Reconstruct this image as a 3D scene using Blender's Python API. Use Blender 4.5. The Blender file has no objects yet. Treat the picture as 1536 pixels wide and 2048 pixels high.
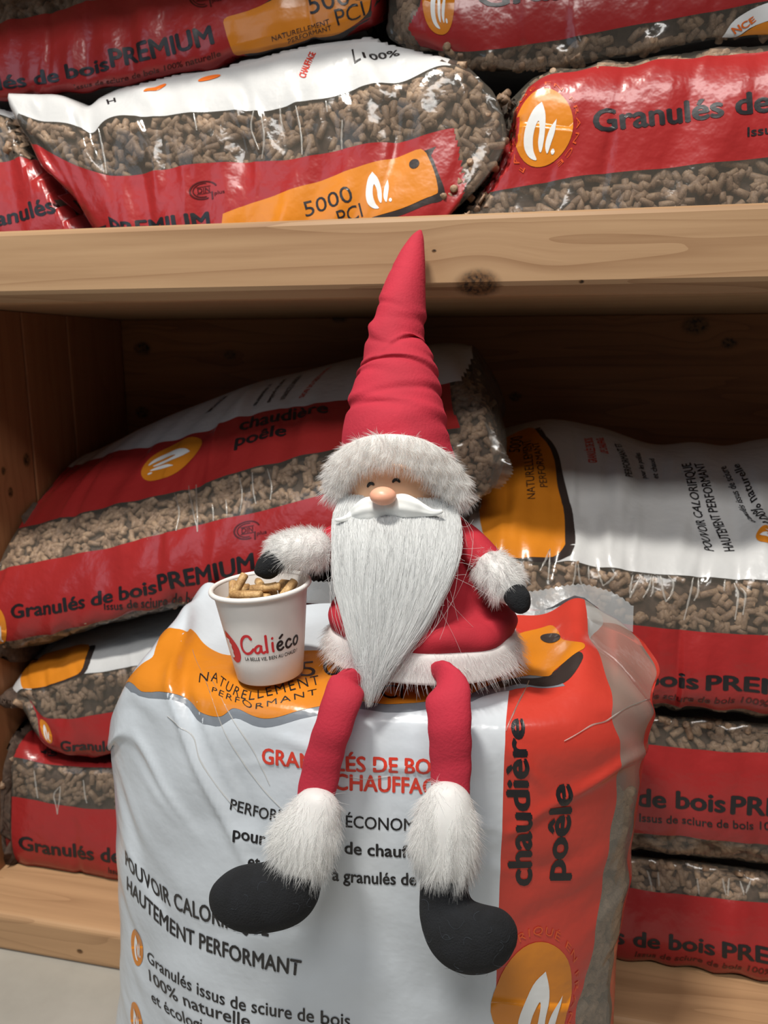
import bpy, bmesh, math, random
import numpy as np
from mathutils import Vector
from mathutils.geometry import tessellate_polygon

# ------------------------------------------------------------------ camera, world, light, exposure
SC = bpy.context.scene
COL = SC.collection
cam_d = bpy.data.cameras.new('camera'); cam = bpy.data.objects.new('camera', cam_d); COL.objects.link(cam)
cam_d.sensor_fit = 'VERTICAL'; cam_d.sensor_height = 24.0; cam_d.sensor_width = 18.0
cam_d.lens = 24.0 * 1538 / 2048
cam.location = (0, 0, .77)
cam.rotation_euler = (math.radians(90 - 11.5), 0, math.radians(12))
cam_d.clip_start = .02
cam_d.dof.use_dof = True; cam_d.dof.focus_distance = .60; cam_d.dof.aperture_fstop = 6.3
SC.camera = cam
SC.view_settings.view_transform = 'Standard'
SC.view_settings.look = 'None'
SC.view_settings.gamma = 1
SC.view_settings.use_curve_mapping = False
SC.view_settings.exposure = 0.08

wd = bpy.data.worlds.new('world'); SC.world = wd; wd.use_nodes = True
bgn = wd.node_tree.nodes['Background']
bgn.inputs[0].default_value = (.92, .92, 1, 1); bgn.inputs[1].default_value = .055


def area(name, loc, target, size, power, col, sy=None):
    l = bpy.data.lights.new(name, 'AREA'); l.energy = power; l.color = col
    l.shape = 'RECTANGLE'; l.size = size; l.size_y = sy or size
    o = bpy.data.objects.new(name, l); COL.objects.link(o); o.location = loc
    o.rotation_euler = (Vector(target) - Vector(loc)).to_track_quat('-Z', 'Y').to_euler()
    return o


area('ceiling_lamp', (-.45, -.12, 2.60), (-.15, .65, .4), .34, 52, (1, .95, .87), .13)
area('ceiling_panel', (.15, -1.2, 2.75), (0, .7, .4), 1.4, 36, (1, .97, .93), .4)
area('shop_window', (-1.9, -1.6, 1.9), (-.2, .6, .5), 1.3, 10, (.62, .81, 1), 1.6)

SC.cycles.max_bounces = 12
SC.cycles.diffuse_bounces = 6
SC.cycles.transparent_max_bounces = 20

# ------------------------------------------------------------------ surfaces (plain numpy)
#--SURF
import numpy as np


def herm(x, y, xq):
    """cubic through (x, y), limited tangents"""
    x = np.asarray(x, float); y = np.asarray(y, float); xq = np.asarray(xq, float)
    d = np.diff(x)[:, None]; s = np.diff(y, axis=0) / d
    m = np.zeros_like(y); m[0] = s[0]; m[-1] = s[-1]
    if len(x) > 2:
        m[1:-1] = (s[:-1] * d[1:] + s[1:] * d[:-1]) / (d[1:] + d[:-1])
    k = np.clip(np.searchsorted(x, xq) - 1, 0, len(x) - 2)
    h = (x[k + 1] - x[k]); t = ((xq - x[k]) / h)[:, None]; h = h[:, None]
    return ((2*t**3 - 3*t**2 + 1) * y[k] + (t**3 - 2*t**2 + t) * h * m[k]
            + (-2*t**3 + 3*t**2) * y[k + 1] + (t**3 - t**2) * h * m[k + 1])


def normals(P):
    du = np.gradient(P, axis=1); dv = np.gradient(P, axis=0)
    if np.allclose(P[0], P[-1]):
        dv[0] = dv[-1] = (P[1] - P[-2]) / 2
    n = np.cross(du, dv); n /= np.linalg.norm(n, axis=2, keepdims=True) + 1e-12
    return n


def smooth(x):
    x = np.clip(x, 0, 1); return x * x * (3 - 2 * x)


def bag_loft(rows, yback, seed, nu=300, sub=9, taper=(0, 0), wr=1.0, xmin=-9., cap=6, lift=0., amp=1., pleats=0):
    R = len(rows); A = []
    for r in rows:
        r = np.array(r); xs = np.linspace(r[0, 0], r[-1, 0], nu)
        A.append(herm(r[:, 0], r, xs))
    A = np.array(A); A[:, :, 0] = np.maximum(A[:, :, 0], xmin)
    u = np.linspace(0, 1, nu)
    tp = np.ones(nu)
    for side, k in zip((u, 1 - u), taper):
        if k:
            s0, s1 = k if isinstance(k, tuple) else (-.02, k)
            tp *= .04 + .96 * np.sqrt(smooth((side - s0) / (s1 - s0)))
    yf = np.maximum(A[0, :, 1], A[-1, :, 1])
    yb = yf + .012 + tp * np.maximum(yback - yf, .02)
    top, bot = A[0], A[-1]
    B = []
    for f, zz in ((.55, 0.), (.95, .12), (1., .5), (.95, .88), (.55, 1.)):
        q = bot * (1 - zz) + top * zz
        q = q.copy(); q[:, 1] = (bot[:, 1] * (1 - zz) + top[:, 1] * zz) * (1 - f) + yb * f
        q[:, 2] += lift * f * (1 - zz)
        B.append(q)
    L = np.concatenate([A, np.array(B)], 0); n = len(L)
    seg = np.linalg.norm(np.roll(L, -1, 0) - L, axis=2) + 1e-6      # length of interval k -> k+1
    prv = np.roll(seg, 1, 0)
    dirv = (np.roll(L, -1, 0) - L) / seg[..., None] * (prv / (seg + prv))[..., None] + (L - np.roll(L, 1, 0)) / prv[..., None] * (seg / (seg + prv))[..., None]
    out = []
    for k in range(n):
        a, b = L[k], L[(k + 1) % n]
        ma = dirv[k] * seg[k][:, None]; mb = dirv[(k + 1) % n] * seg[k][:, None]
        for i in range(sub):
            t = i / sub
            out.append((2*t**3-3*t**2+1)*a + (t**3-2*t**2+t)*ma + (-2*t**3+3*t**2)*b + (t**3-t**2)*mb)
    P = np.array(out); P = np.concatenate([P, P[:1]], 0)
    rng = np.random.default_rng(seed)
    N = normals(P)
    c = P.mean((0, 1))
    if ((P - c) * N).sum() < 0: N = -N
    V = np.arange(P.shape[0])[:, None] / sub; U = u[None, :]
    Lx = np.linalg.norm(P[0, -1] - P[0, 0])
    d = np.zeros(P.shape[:2])
    vf = min(R - 1, 5)
    for _ in range(int(46 * wr)):
        uc = rng.uniform(0, 1); vc = rng.uniform(-.2, vf + .2); w = rng.uniform(.004, .013) / Lx
        ve = rng.uniform(.25, .8); sl = rng.uniform(-.03, .03); am = amp * rng.uniform(.0006, .0024) * rng.choice([-1, 1])
        x = (U - uc - sl * (V - vc)) / w
        d += am * np.exp(-x**2) * np.exp(-((V - vc) / ve)**2)
    for _ in range(pleats):   # broad slack pleats across the upper face
        uc = rng.uniform(0, 1); w = rng.uniform(.009, .020) / Lx; sl = rng.uniform(-.05, .05); vc = rng.uniform(.5, 1.9)
        d += rng.uniform(.002, .0048) * rng.choice([-1, 1]) * np.exp(-((U - uc - sl * (V - vc)) / w)**2) * np.exp(-((V - vc) / rng.uniform(.5, .9))**2)
    for _ in range(14):
        f1 = rng.uniform(4, 22); f2 = rng.uniform(.3, 1.6); ph = rng.uniform(0, 6.28, 2)
        d += .0006 * np.sin(f1 * U * 6.28 * Lx + ph[0]) * np.sin(f2 * V * 3 + ph[1])
    lo = np.clip((V + .0) * 3, 0, 1) * np.clip((R - 1 + .6 - V) * 3, 0, 1)
    P = P + N * (d * lo)[..., None]
    P[:, :, 0] = np.maximum(P[:, :, 0], xmin)
    # rounded ends
    def ends(E, sgn):
        C = E.mean(0); ex = []
        for k, (s, o) in enumerate(((.93, .004), (.8, .008), (.6, .011), (.36, .013), (.12, .014), (.001, .0145))[:cap]):
            q = C + (E - C) * s; q[:, 0] += sgn * o; q[:, 0] = np.maximum(q[:, 0], xmin); ex.append(q)
        return ex
    l = ends(P[:, 0], -1)[::-1]; r = ends(P[:, -1], 1)
    P = np.concatenate([np.stack(l, 1), P, np.stack(r, 1)], 1)
    N = normals(P)
    if ((P - c) * N).sum() < 0: N = -N
    return P, N


ROWS = dict(
 a=[[(-0.7306,1.12,0.6127),(-0.6813,1.12,0.6342),(-0.5913,1.12,0.6742),(-0.5137,1.12,0.7025),(-0.4471,1.12,0.726),(-0.3668,1.12,0.7451),(-0.2893,1.12,0.7636),(-0.2143,1.12,0.7779),(-0.1416,1.12,0.7862),(-0.1075,1.1,0.7831)],
    [(-0.7505,1.064,0.593),(-0.7043,1.05,0.6058),(-0.6354,1.03,0.6263),(-0.5703,1.01,0.6421),(-0.5238,1,0.6514),(-0.4711,0.99,0.6662),(-0.3927,0.98,0.6916),(-0.3377,0.975,0.7027),(-0.3016,0.97,0.7074),(-0.251,0.97,0.7157),(-0.1854,0.97,0.7271),(-0.1319,0.97,0.7357),(-0.0844,0.97,0.7354)],
    [(-0.7605,0.935,0.5225),(-0.6677,0.925,0.5456),(-0.5798,0.915,0.5696),(-0.4875,0.905,0.5926),(-0.4318,0.9,0.6072),(-0.3948,0.895,0.6214),(-0.3243,0.885,0.6419),(-0.2747,0.88,0.6549),(-0.2392,0.875,0.6623),(-0.1661,0.87,0.6792),(-0.1084,0.87,0.6895),(-0.0596,0.88,0.6918)],
    [(-0.7509,0.88,0.4763),(-0.7219,0.88,0.4837),(-0.6329,0.875,0.5061),(-0.5476,0.87,0.5269),(-0.467,0.865,0.5505),(-0.3903,0.86,0.5723),(-0.3086,0.855,0.5935),(-0.245,0.85,0.6137),(-0.1621,0.85,0.6398),(-0.089,0.853,0.6613),(-0.0465,0.865,0.6565)],
    [(-0.7655,0.86,0.3768),(-0.7171,0.86,0.388),(-0.6283,0.855,0.4096),(-0.5425,0.85,0.4378),(-0.4647,0.85,0.46),(-0.4023,0.85,0.4767),(-0.3481,0.85,0.4982),(-0.2461,0.85,0.5372),(-0.1618,0.85,0.5699),(-0.088,0.855,0.6031),(-0.056,0.87,0.627)],
    [(-0.7942,0.89,0.3471),(-0.7397,0.885,0.3611),(-0.6477,0.88,0.3882),(-0.5591,0.875,0.4203),(-0.476,0.87,0.4466),(-0.412,0.87,0.4638),(-0.3566,0.87,0.4846),(-0.252,0.87,0.5242),(-0.1656,0.87,0.5585),(-0.0893,0.87,0.5919),(-0.0649,0.88,0.6151)]],
 b=[[(-0.7843,0.93,0.3162),(-0.7427,0.95,0.333),(-0.6083,0.95,0.3734),(-0.4499,0.95,0.4211),(-0.2896,0.95,0.4634)],
    [(-0.7311,0.87,0.2987),(-0.7182,0.868,0.3002),(-0.699,0.868,0.3176),(-0.6832,0.866,0.3193),(-0.6465,0.864,0.3324),(-0.6065,0.862,0.3492),(-0.5651,0.86,0.358),(-0.5323,0.86,0.3673),(-0.4101,0.86,0.395),(-0.2633,0.86,0.427)],
    [(-0.7048,0.862,0.302),(-0.6803,0.86,0.3046),(-0.6726,0.857,0.2987),(-0.656,0.855,0.288),(-0.6303,0.85,0.2887),(-0.5853,0.85,0.2978),(-0.5455,0.85,0.3069),(-0.4083,0.85,0.3381),(-0.2613,0.85,0.3723)],
    [(-0.6927,0.86,0.2908),(-0.6856,0.858,0.285),(-0.672,0.855,0.2671),(-0.6561,0.85,0.2514),(-0.6392,0.85,0.2436),(-0.6127,0.85,0.2414),(-0.5681,0.85,0.2451),(-0.544,0.85,0.2493),(-0.4113,0.85,0.2751),(-0.2624,0.85,0.3054)],
    [(-0.7014,0.88,0.2743),(-0.6882,0.88,0.2474),(-0.6738,0.88,0.2314),(-0.6345,0.88,0.2205),(-0.5634,0.88,0.2286),(-0.426,0.88,0.2554),(-0.2785,0.88,0.2862)]],
 c=[[(-0.8566,0.93,0.2532),(-0.7878,0.93,0.2478),(-0.738,0.93,0.2368),(-0.6896,0.93,0.2178),(-0.5916,0.93,0.2166),(-0.2874,0.93,0.2468)],
    [(-0.8067,0.865,0.2111),(-0.7408,0.865,0.214),(-0.7054,0.865,0.2135),(-0.6709,0.865,0.2099),(-0.6255,0.865,0.2107),(-0.5577,0.865,0.2165),(-0.268,0.865,0.2448)],
    [(-0.8007,0.85,0.1575),(-0.7351,0.85,0.1605),(-0.6879,0.85,0.1611),(-0.6426,0.85,0.1593),(-0.5971,0.85,0.1592),(-0.5483,0.85,0.1635),(-0.2645,0.85,0.1871)],
    [(-0.8133,0.85,0.0586),(-0.7467,0.85,0.0579),(-0.6509,0.848,0.057),(-0.5498,0.847,0.0584),(-0.2653,0.845,0.055)],
    [(-0.8422,0.88,0.0318),(-0.773,0.88,0.0336),(-0.6751,0.88,0.0335),(-0.5708,0.88,0.0365),(-0.2761,0.88,0.034)]],
 d=[[(-0.1057,1.08,0.6361),(-0.0727,1.1,0.656),(-0.0312,1.1,0.6695),(-0.0107,1.1,0.6741),(0.0708,1.1,0.6653),(0.1576,1.1,0.6419),(0.2022,1.1,0.6464),(0.2466,1.1,0.6428),(0.2867,1.1,0.6518),(0.4437,1.1,0.6511)],
    [(-0.0927,0.93,0.5929),(-0.0235,0.94,0.5969),(0.0659,0.95,0.5924),(0.1804,0.95,0.588),(0.2549,0.95,0.5882),(0.393,0.95,0.5855)],
    [(-0.0873,0.86,0.5445),(-0.018,0.86,0.5431),(0.0169,0.86,0.545),(0.0683,0.86,0.5381),(0.1242,0.86,0.5345),(0.1785,0.86,0.5349),(0.2373,0.86,0.5341),(0.3643,0.86,0.5317)],
    [(-0.0841,0.84,0.4939),(-0.0094,0.84,0.4914),(0.0327,0.84,0.4891),(0.0775,0.84,0.4825),(0.1254,0.84,0.4798),(0.1792,0.84,0.4782),(0.2374,0.84,0.4794),(0.3629,0.84,0.4789)],
    [(-0.0819,0.84,0.3903),(-0.0055,0.84,0.3883),(0.1314,0.84,0.3902),(0.1861,0.84,0.3915),(0.2454,0.84,0.3923),(0.373,0.84,0.3946)],
    [(-0.0847,0.87,0.3723),(-0.0056,0.87,0.3709),(0.1363,0.87,0.3736),(0.2544,0.87,0.3758),(0.3867,0.87,0.3783)]],
 e=[[(-0.0865,0.89,0.3525),(0.1401,0.89,0.355),(0.2612,0.89,0.3569),(0.3968,0.89,0.3592)],
    [(-0.084,0.865,0.3616),(0.1362,0.865,0.366),(0.2538,0.865,0.3691),(0.3856,0.865,0.3707)],
    [(-0.0817,0.85,0.3303),(0.1271,0.85,0.3362),(0.1739,0.85,0.3359),(0.2107,0.85,0.3364),(0.2527,0.85,0.3406),(0.383,0.85,0.3439)],
    [(-0.0786,0.842,0.2231),(0.1117,0.842,0.2276),(0.1616,0.842,0.2301),(0.2606,0.842,0.233),(0.3927,0.842,0.237)],
    [(-0.079,0.85,0.2016),(0.1138,0.85,0.2055),(0.1646,0.85,0.2045),(0.2649,0.85,0.2084),(0.399,0.85,0.2107)],
    [(-0.0817,0.88,0.1787),(0.1179,0.88,0.1836),(0.2744,0.88,0.186),(0.4133,0.88,0.1884)]],
 f=[[(-0.0833,0.9,0.1537),(0.1214,0.9,0.1578),(0.2817,0.9,0.1614),(0.424,0.9,0.1649)],
    [(-0.0806,0.87,0.1742),(0.1172,0.87,0.1809),(0.1692,0.87,0.1806),(0.2721,0.87,0.1843),(0.4095,0.87,0.1875)],
    [(-0.0778,0.85,0.1436),(0.1092,0.85,0.1502),(0.1433,0.85,0.1489),(0.1878,0.85,0.1508),(0.226,0.85,0.1517),(0.2698,0.85,0.1544),(0.4052,0.85,0.1584)],
    [(-0.0751,0.842,0.0579),(0.104,0.842,0.0591),(0.1737,0.842,0.0609),(0.2764,0.842,0.0613),(0.4137,0.842,0.0616)],
    [(-0.0786,0.88,0.0318),(0.1082,0.88,0.0356),(0.288,0.88,0.039),(0.4311,0.88,0.0403)]],
 p=[[(-0.7677,0.97,1.2213),(-0.7082,0.97,1.2249),(-0.5662,0.97,1.2294),(-0.4323,0.97,1.2389),(-0.2214,0.97,1.2521)],
    [(-0.7168,0.9,1.1537),(-0.6607,0.9,1.1602),(-0.593,0.9,1.1654),(-0.5434,0.9,1.1719),(-0.4634,0.9,1.184),(-0.3421,0.9,1.1995),(-0.2032,0.9,1.2124)],
    [(-0.719,0.89,1.0689),(-0.6627,0.89,1.0733),(-0.5948,0.89,1.0745),(-0.4965,0.89,1.0789),(-0.4332,0.89,1.0857),(-0.3719,0.89,1.0938),(-0.3419,0.89,1.0983),(-0.2834,0.89,1.1051),(-0.2267,0.89,1.1116),(-0.2023,0.89,1.1194)],
    [(-0.7436,0.92,1.0761),(-0.6854,0.92,1.0806),(-0.615,0.92,1.0836),(-0.5134,0.92,1.0882),(-0.4479,0.92,1.0953),(-0.3844,0.92,1.1037),(-0.3535,0.92,1.1083),(-0.293,0.92,1.1153),(-0.2344,0.92,1.1221),(-0.2086,0.92,1.1302)]],
 q=[[(-0.6324,0.868,1.0708),(-0.6076,0.87,1.0688),(-0.5656,0.875,1.0654),(-0.5494,0.877,1.0581),(-0.5425,0.88,1.0553),(-0.5238,0.88,1.0627),(-0.4597,0.88,1.0749),(-0.398,0.88,1.0811),(-0.3384,0.88,1.0861),(-0.2947,0.88,1.094),(-0.2521,0.88,1.0972),(-0.1854,0.88,1.0952),(-0.1477,0.88,1.0847),(-0.1136,0.88,1.0736),(-0.0897,0.88,1.0576)],
    [(-0.61,0.85,1.0423),(-0.5835,0.85,1.0344),(-0.5395,0.85,1.0266),(-0.5175,0.85,1.018),(-0.5082,0.85,1.0248),(-0.4463,0.85,1.0301),(-0.3924,0.85,1.031),(-0.3285,0.85,1.0307),(-0.3143,0.85,1.0288),(-0.2944,0.85,1.0316),(-0.2786,0.85,1.0355),(-0.2454,0.85,1.0349),(-0.2073,0.85,1.0445),(-0.1607,0.85,1.0481),(-0.1103,0.855,1.0598),(-0.0694,0.86,1.0334)],
    [(-0.5891,0.845,1.0079),(-0.5687,0.842,0.9971),(-0.5369,0.84,0.9818),(-0.4971,0.84,0.9694),(-0.4448,0.84,0.9697),(-0.3965,0.84,0.9752),(-0.3265,0.84,0.9769),(-0.2924,0.84,0.9753),(-0.2434,0.84,0.9798),(-0.1956,0.84,0.9862),(-0.1491,0.84,0.9885),(-0.1075,0.845,0.9975),(-0.0541,0.855,0.9901)],
    [(-0.5661,0.846,0.9727),(-0.544,0.846,0.9468),(-0.5182,0.846,0.911),(-0.4915,0.845,0.8771),(-0.454,0.845,0.8718),(-0.3323,0.845,0.8717),(-0.2173,0.845,0.8757),(-0.1354,0.846,0.8849),(-0.1072,0.85,0.9171)],
    [(-0.5702,0.86,0.9758),(-0.5561,0.87,0.9517),(-0.5361,0.88,0.912),(-0.5121,0.88,0.8786),(-0.4731,0.88,0.8726),(-0.3462,0.88,0.8725),(-0.2263,0.88,0.8768),(-0.1436,0.88,0.8854),(-0.1124,0.87,0.9207)]],
 r=[[(-0.7428,0.92,1.0824),(-0.6861,0.92,1.0743),(-0.6651,0.92,1.0719),(-0.6408,0.92,1.0624),(-0.619,0.92,1.0428)],
    [(-0.7161,0.885,1.0583),(-0.6611,0.885,1.0534),(-0.6346,0.885,1.0457),(-0.6157,0.885,1.0319),(-0.5894,0.885,1.0111)],
    [(-0.7132,0.872,0.9944),(-0.6573,0.872,0.9974),(-0.6228,0.872,1.0019),(-0.5965,0.872,0.9962),(-0.5739,0.874,0.9828)],
    [(-0.7301,0.875,0.8814),(-0.6726,0.875,0.883),(-0.5957,0.875,0.887),(-0.5439,0.88,0.8979)],
    [(-0.7508,0.9,0.8858),(-0.6917,0.9,0.8875),(-0.6126,0.9,0.8916),(-0.5597,0.9,0.9009)]],
 s=[[(-0.0457,0.89,1.0395),(-0.0342,0.89,1.0508),(-0.0131,0.89,1.0613),(0.0158,0.89,1.0658),(0.07,0.89,1.0662),(0.1178,0.89,1.0677),(0.1955,0.89,1.0692),(0.2684,0.89,1.0703)],
    [(-0.0526,0.868,1.0172),(-0.0418,0.864,1.0305),(-0.0231,0.86,1.042),(0.0157,0.86,1.0481),(0.068,0.86,1.0494),(0.1143,0.86,1.0515),(0.1895,0.86,1.053),(0.26,0.86,1.0538)],
    [(-0.0904,0.862,0.935),(-0.0752,0.855,0.9361),(-0.0239,0.845,0.9407),(0.0249,0.84,0.946),(0.0724,0.84,0.9475),(0.1186,0.84,0.95),(0.1936,0.84,0.954),(0.2639,0.84,0.957)],
    [(-0.1219,0.862,0.9045),(-0.1071,0.855,0.8802),(-0.0562,0.845,0.8751),(0.0771,0.845,0.8788),(0.2015,0.845,0.8823),(0.2735,0.845,0.8847)],
    [(-0.1189,0.88,0.9045),(-0.1075,0.88,0.8834),(-0.0584,0.88,0.8769),(0.0805,0.88,0.8808),(0.2101,0.88,0.8845),(0.2851,0.88,0.8871)]],
 t=[[(-0.1798,0.93,1.2145),(-0.1251,0.93,1.2187),(0.0797,0.93,1.2253),(0.2657,0.93,1.2184)],
    [(-0.1793,0.9,1.1628),(-0.1665,0.895,1.169),(-0.0677,0.89,1.167),(0.1249,0.89,1.1707),(0.2574,0.89,1.1701)],
    [(-0.1858,0.895,1.119),(-0.1717,0.89,1.1045),(-0.1395,0.885,1.0887),(-0.0991,0.88,1.0806),(-0.0401,0.88,1.0824),(0.0194,0.88,1.0871),(0.0674,0.88,1.0924),(0.1371,0.88,1.0979),(0.1899,0.88,1.1036),(0.2607,0.88,1.109)],
    [(-0.1813,0.9,1.1049),(-0.1617,0.895,1.0928),(-0.1295,0.89,1.0853),(-0.0809,0.885,1.0634),(-0.0294,0.885,1.0617),(0.033,0.885,1.0653),(0.093,0.885,1.0728),(0.1397,0.885,1.0761),(0.1937,0.885,1.0755),(0.2661,0.885,1.0751)],
    [(-0.1775,0.92,1.1097),(-0.1606,0.92,1.1014),(-0.1272,0.92,1.094),(-0.0841,0.92,1.076),(-0.0306,0.92,1.0742),(0.0343,0.92,1.0779),(0.0966,0.92,1.0857),(0.2013,0.92,1.0885),(0.2721,0.92,1.0875)]],
)
XW = -.728
SURFACES = dict(
 a=bag_loft(ROWS['a'], 1.20, 1, xmin=XW, lift=.10, amp=1.2, pleats=10, taper=(0, .12), wr=1.2),
 b=bag_loft(ROWS['b'], 1.20, 2, xmin=XW, taper=(.25, 0), nu=260),
 c=bag_loft(ROWS['c'], 1.20, 3, xmin=XW),
 d=bag_loft(ROWS['d'], 1.22, 4, taper=(.1, 0), wr=1.7, amp=1.6, pleats=34),
 e=bag_loft(ROWS['e'], 1.20, 5),
 f=bag_loft(ROWS['f'], 1.20, 6),
 p=bag_loft(ROWS['p'], 1.14, 7),
 q=bag_loft(ROWS['q'], 1.20, 8, nu=340, taper=((.13, .36), .12), wr=1.4, sub=22, pleats=10),
 r=bag_loft(ROWS['r'], 1.20, 9, nu=120, taper=(0, .6), wr=.6),
 s=bag_loft(ROWS['s'], 1.20, 10, taper=(.2, 0), sub=22),
 t=bag_loft(ROWS['t'], 1.20, 11, taper=(.2, 0), sub=22),
)


PRESS = {}


def pressed(V, key):
    for axis, (a, b), sgn, H, lo, cell, gap in PRESS.get(key, ()):
        i = np.clip(((V[:, a] - lo[a]) / cell).astype(int), 0, H.shape[0] - 1); j = np.clip(((V[:, b] - lo[b]) / cell).astype(int), 0, H.shape[1] - 1)
        V[:, axis] = sgn * np.minimum(sgn * V[:, axis], H[i, j] - gap)


def settle(low, up, axis, others, sgn, gap=.003, cell=.010):
    """press bag `low` against bag `up`: its sheet gives way along one axis wherever the two would meet"""
    P, N = SURFACES[low]; Q = SURFACES[up][0]
    q = np.concatenate([Q[:-1] * (1 - t) + Q[1:] * t for t in (0, .2, .4, .6, .8)]).reshape(-1, 3)
    lo = np.minimum(P.reshape(-1, 3).min(0), q.min(0)) - .05; hi = np.maximum(P.reshape(-1, 3).max(0), q.max(0)) + .05
    a, b = others; n = np.ceil((hi - lo) / cell).astype(int)
    H = np.full((n[a] + 1, n[b] + 1), np.inf)
    ij = ((q[:, [a, b]] - lo[[a, b]]) / cell).astype(int)
    np.minimum.at(H, (ij[:, 0], ij[:, 1]), sgn * q[:, axis])
    for _ in range(1):
        G = H.copy()
        for da in (-1, 0, 1):
            for db in (-1, 0, 1): G = np.minimum(G, np.roll(np.roll(H, da, 0), db, 1))
        H = G
    k = ((P[..., [a, b]] - lo[[a, b]]) / cell).astype(int)
    lim = H[k[..., 0], k[..., 1]] - gap
    PRESS.setdefault(low, []).append((axis, (a, b), sgn, H, lo, cell, gap))
    P = P.copy(); P[..., axis] = sgn * np.minimum(sgn * P[..., axis], lim)
    n2 = normals(P)
    if (n2 * N).sum() < 0: n2 = -n2
    SURFACES[low] = (P, n2)


for lo_, up_ in (('b', 'a'), ('d', 'a'), ('c', 'b'), ('e', 'd'), ('f', 'e'), ('q', 'p'), ('r', 'p'), ('s', 't'), ('q', 't')):
    settle(lo_, up_, 2, (0, 1), 1, .007 if lo_ in 'rs' else .003)
settle('s', 'q', 1, (0, 2), -1, .009, .005)
settle('t', 'p', 0, (1, 2), -1, .008)
settle('r', 'q', 1, (0, 2), -1, .008)
SURFACES['p'][0][..., 2] = np.minimum(SURFACES['p'][0][..., 2], 1.236)
for k_, z_ in (('c', .0575), ('f', .0575), ('q', .8665), ('r', .8665), ('s', .8665)):
    SURFACES[k_][0][..., 2] = np.maximum(SURFACES[k_][0][..., 2], z_)


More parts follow.
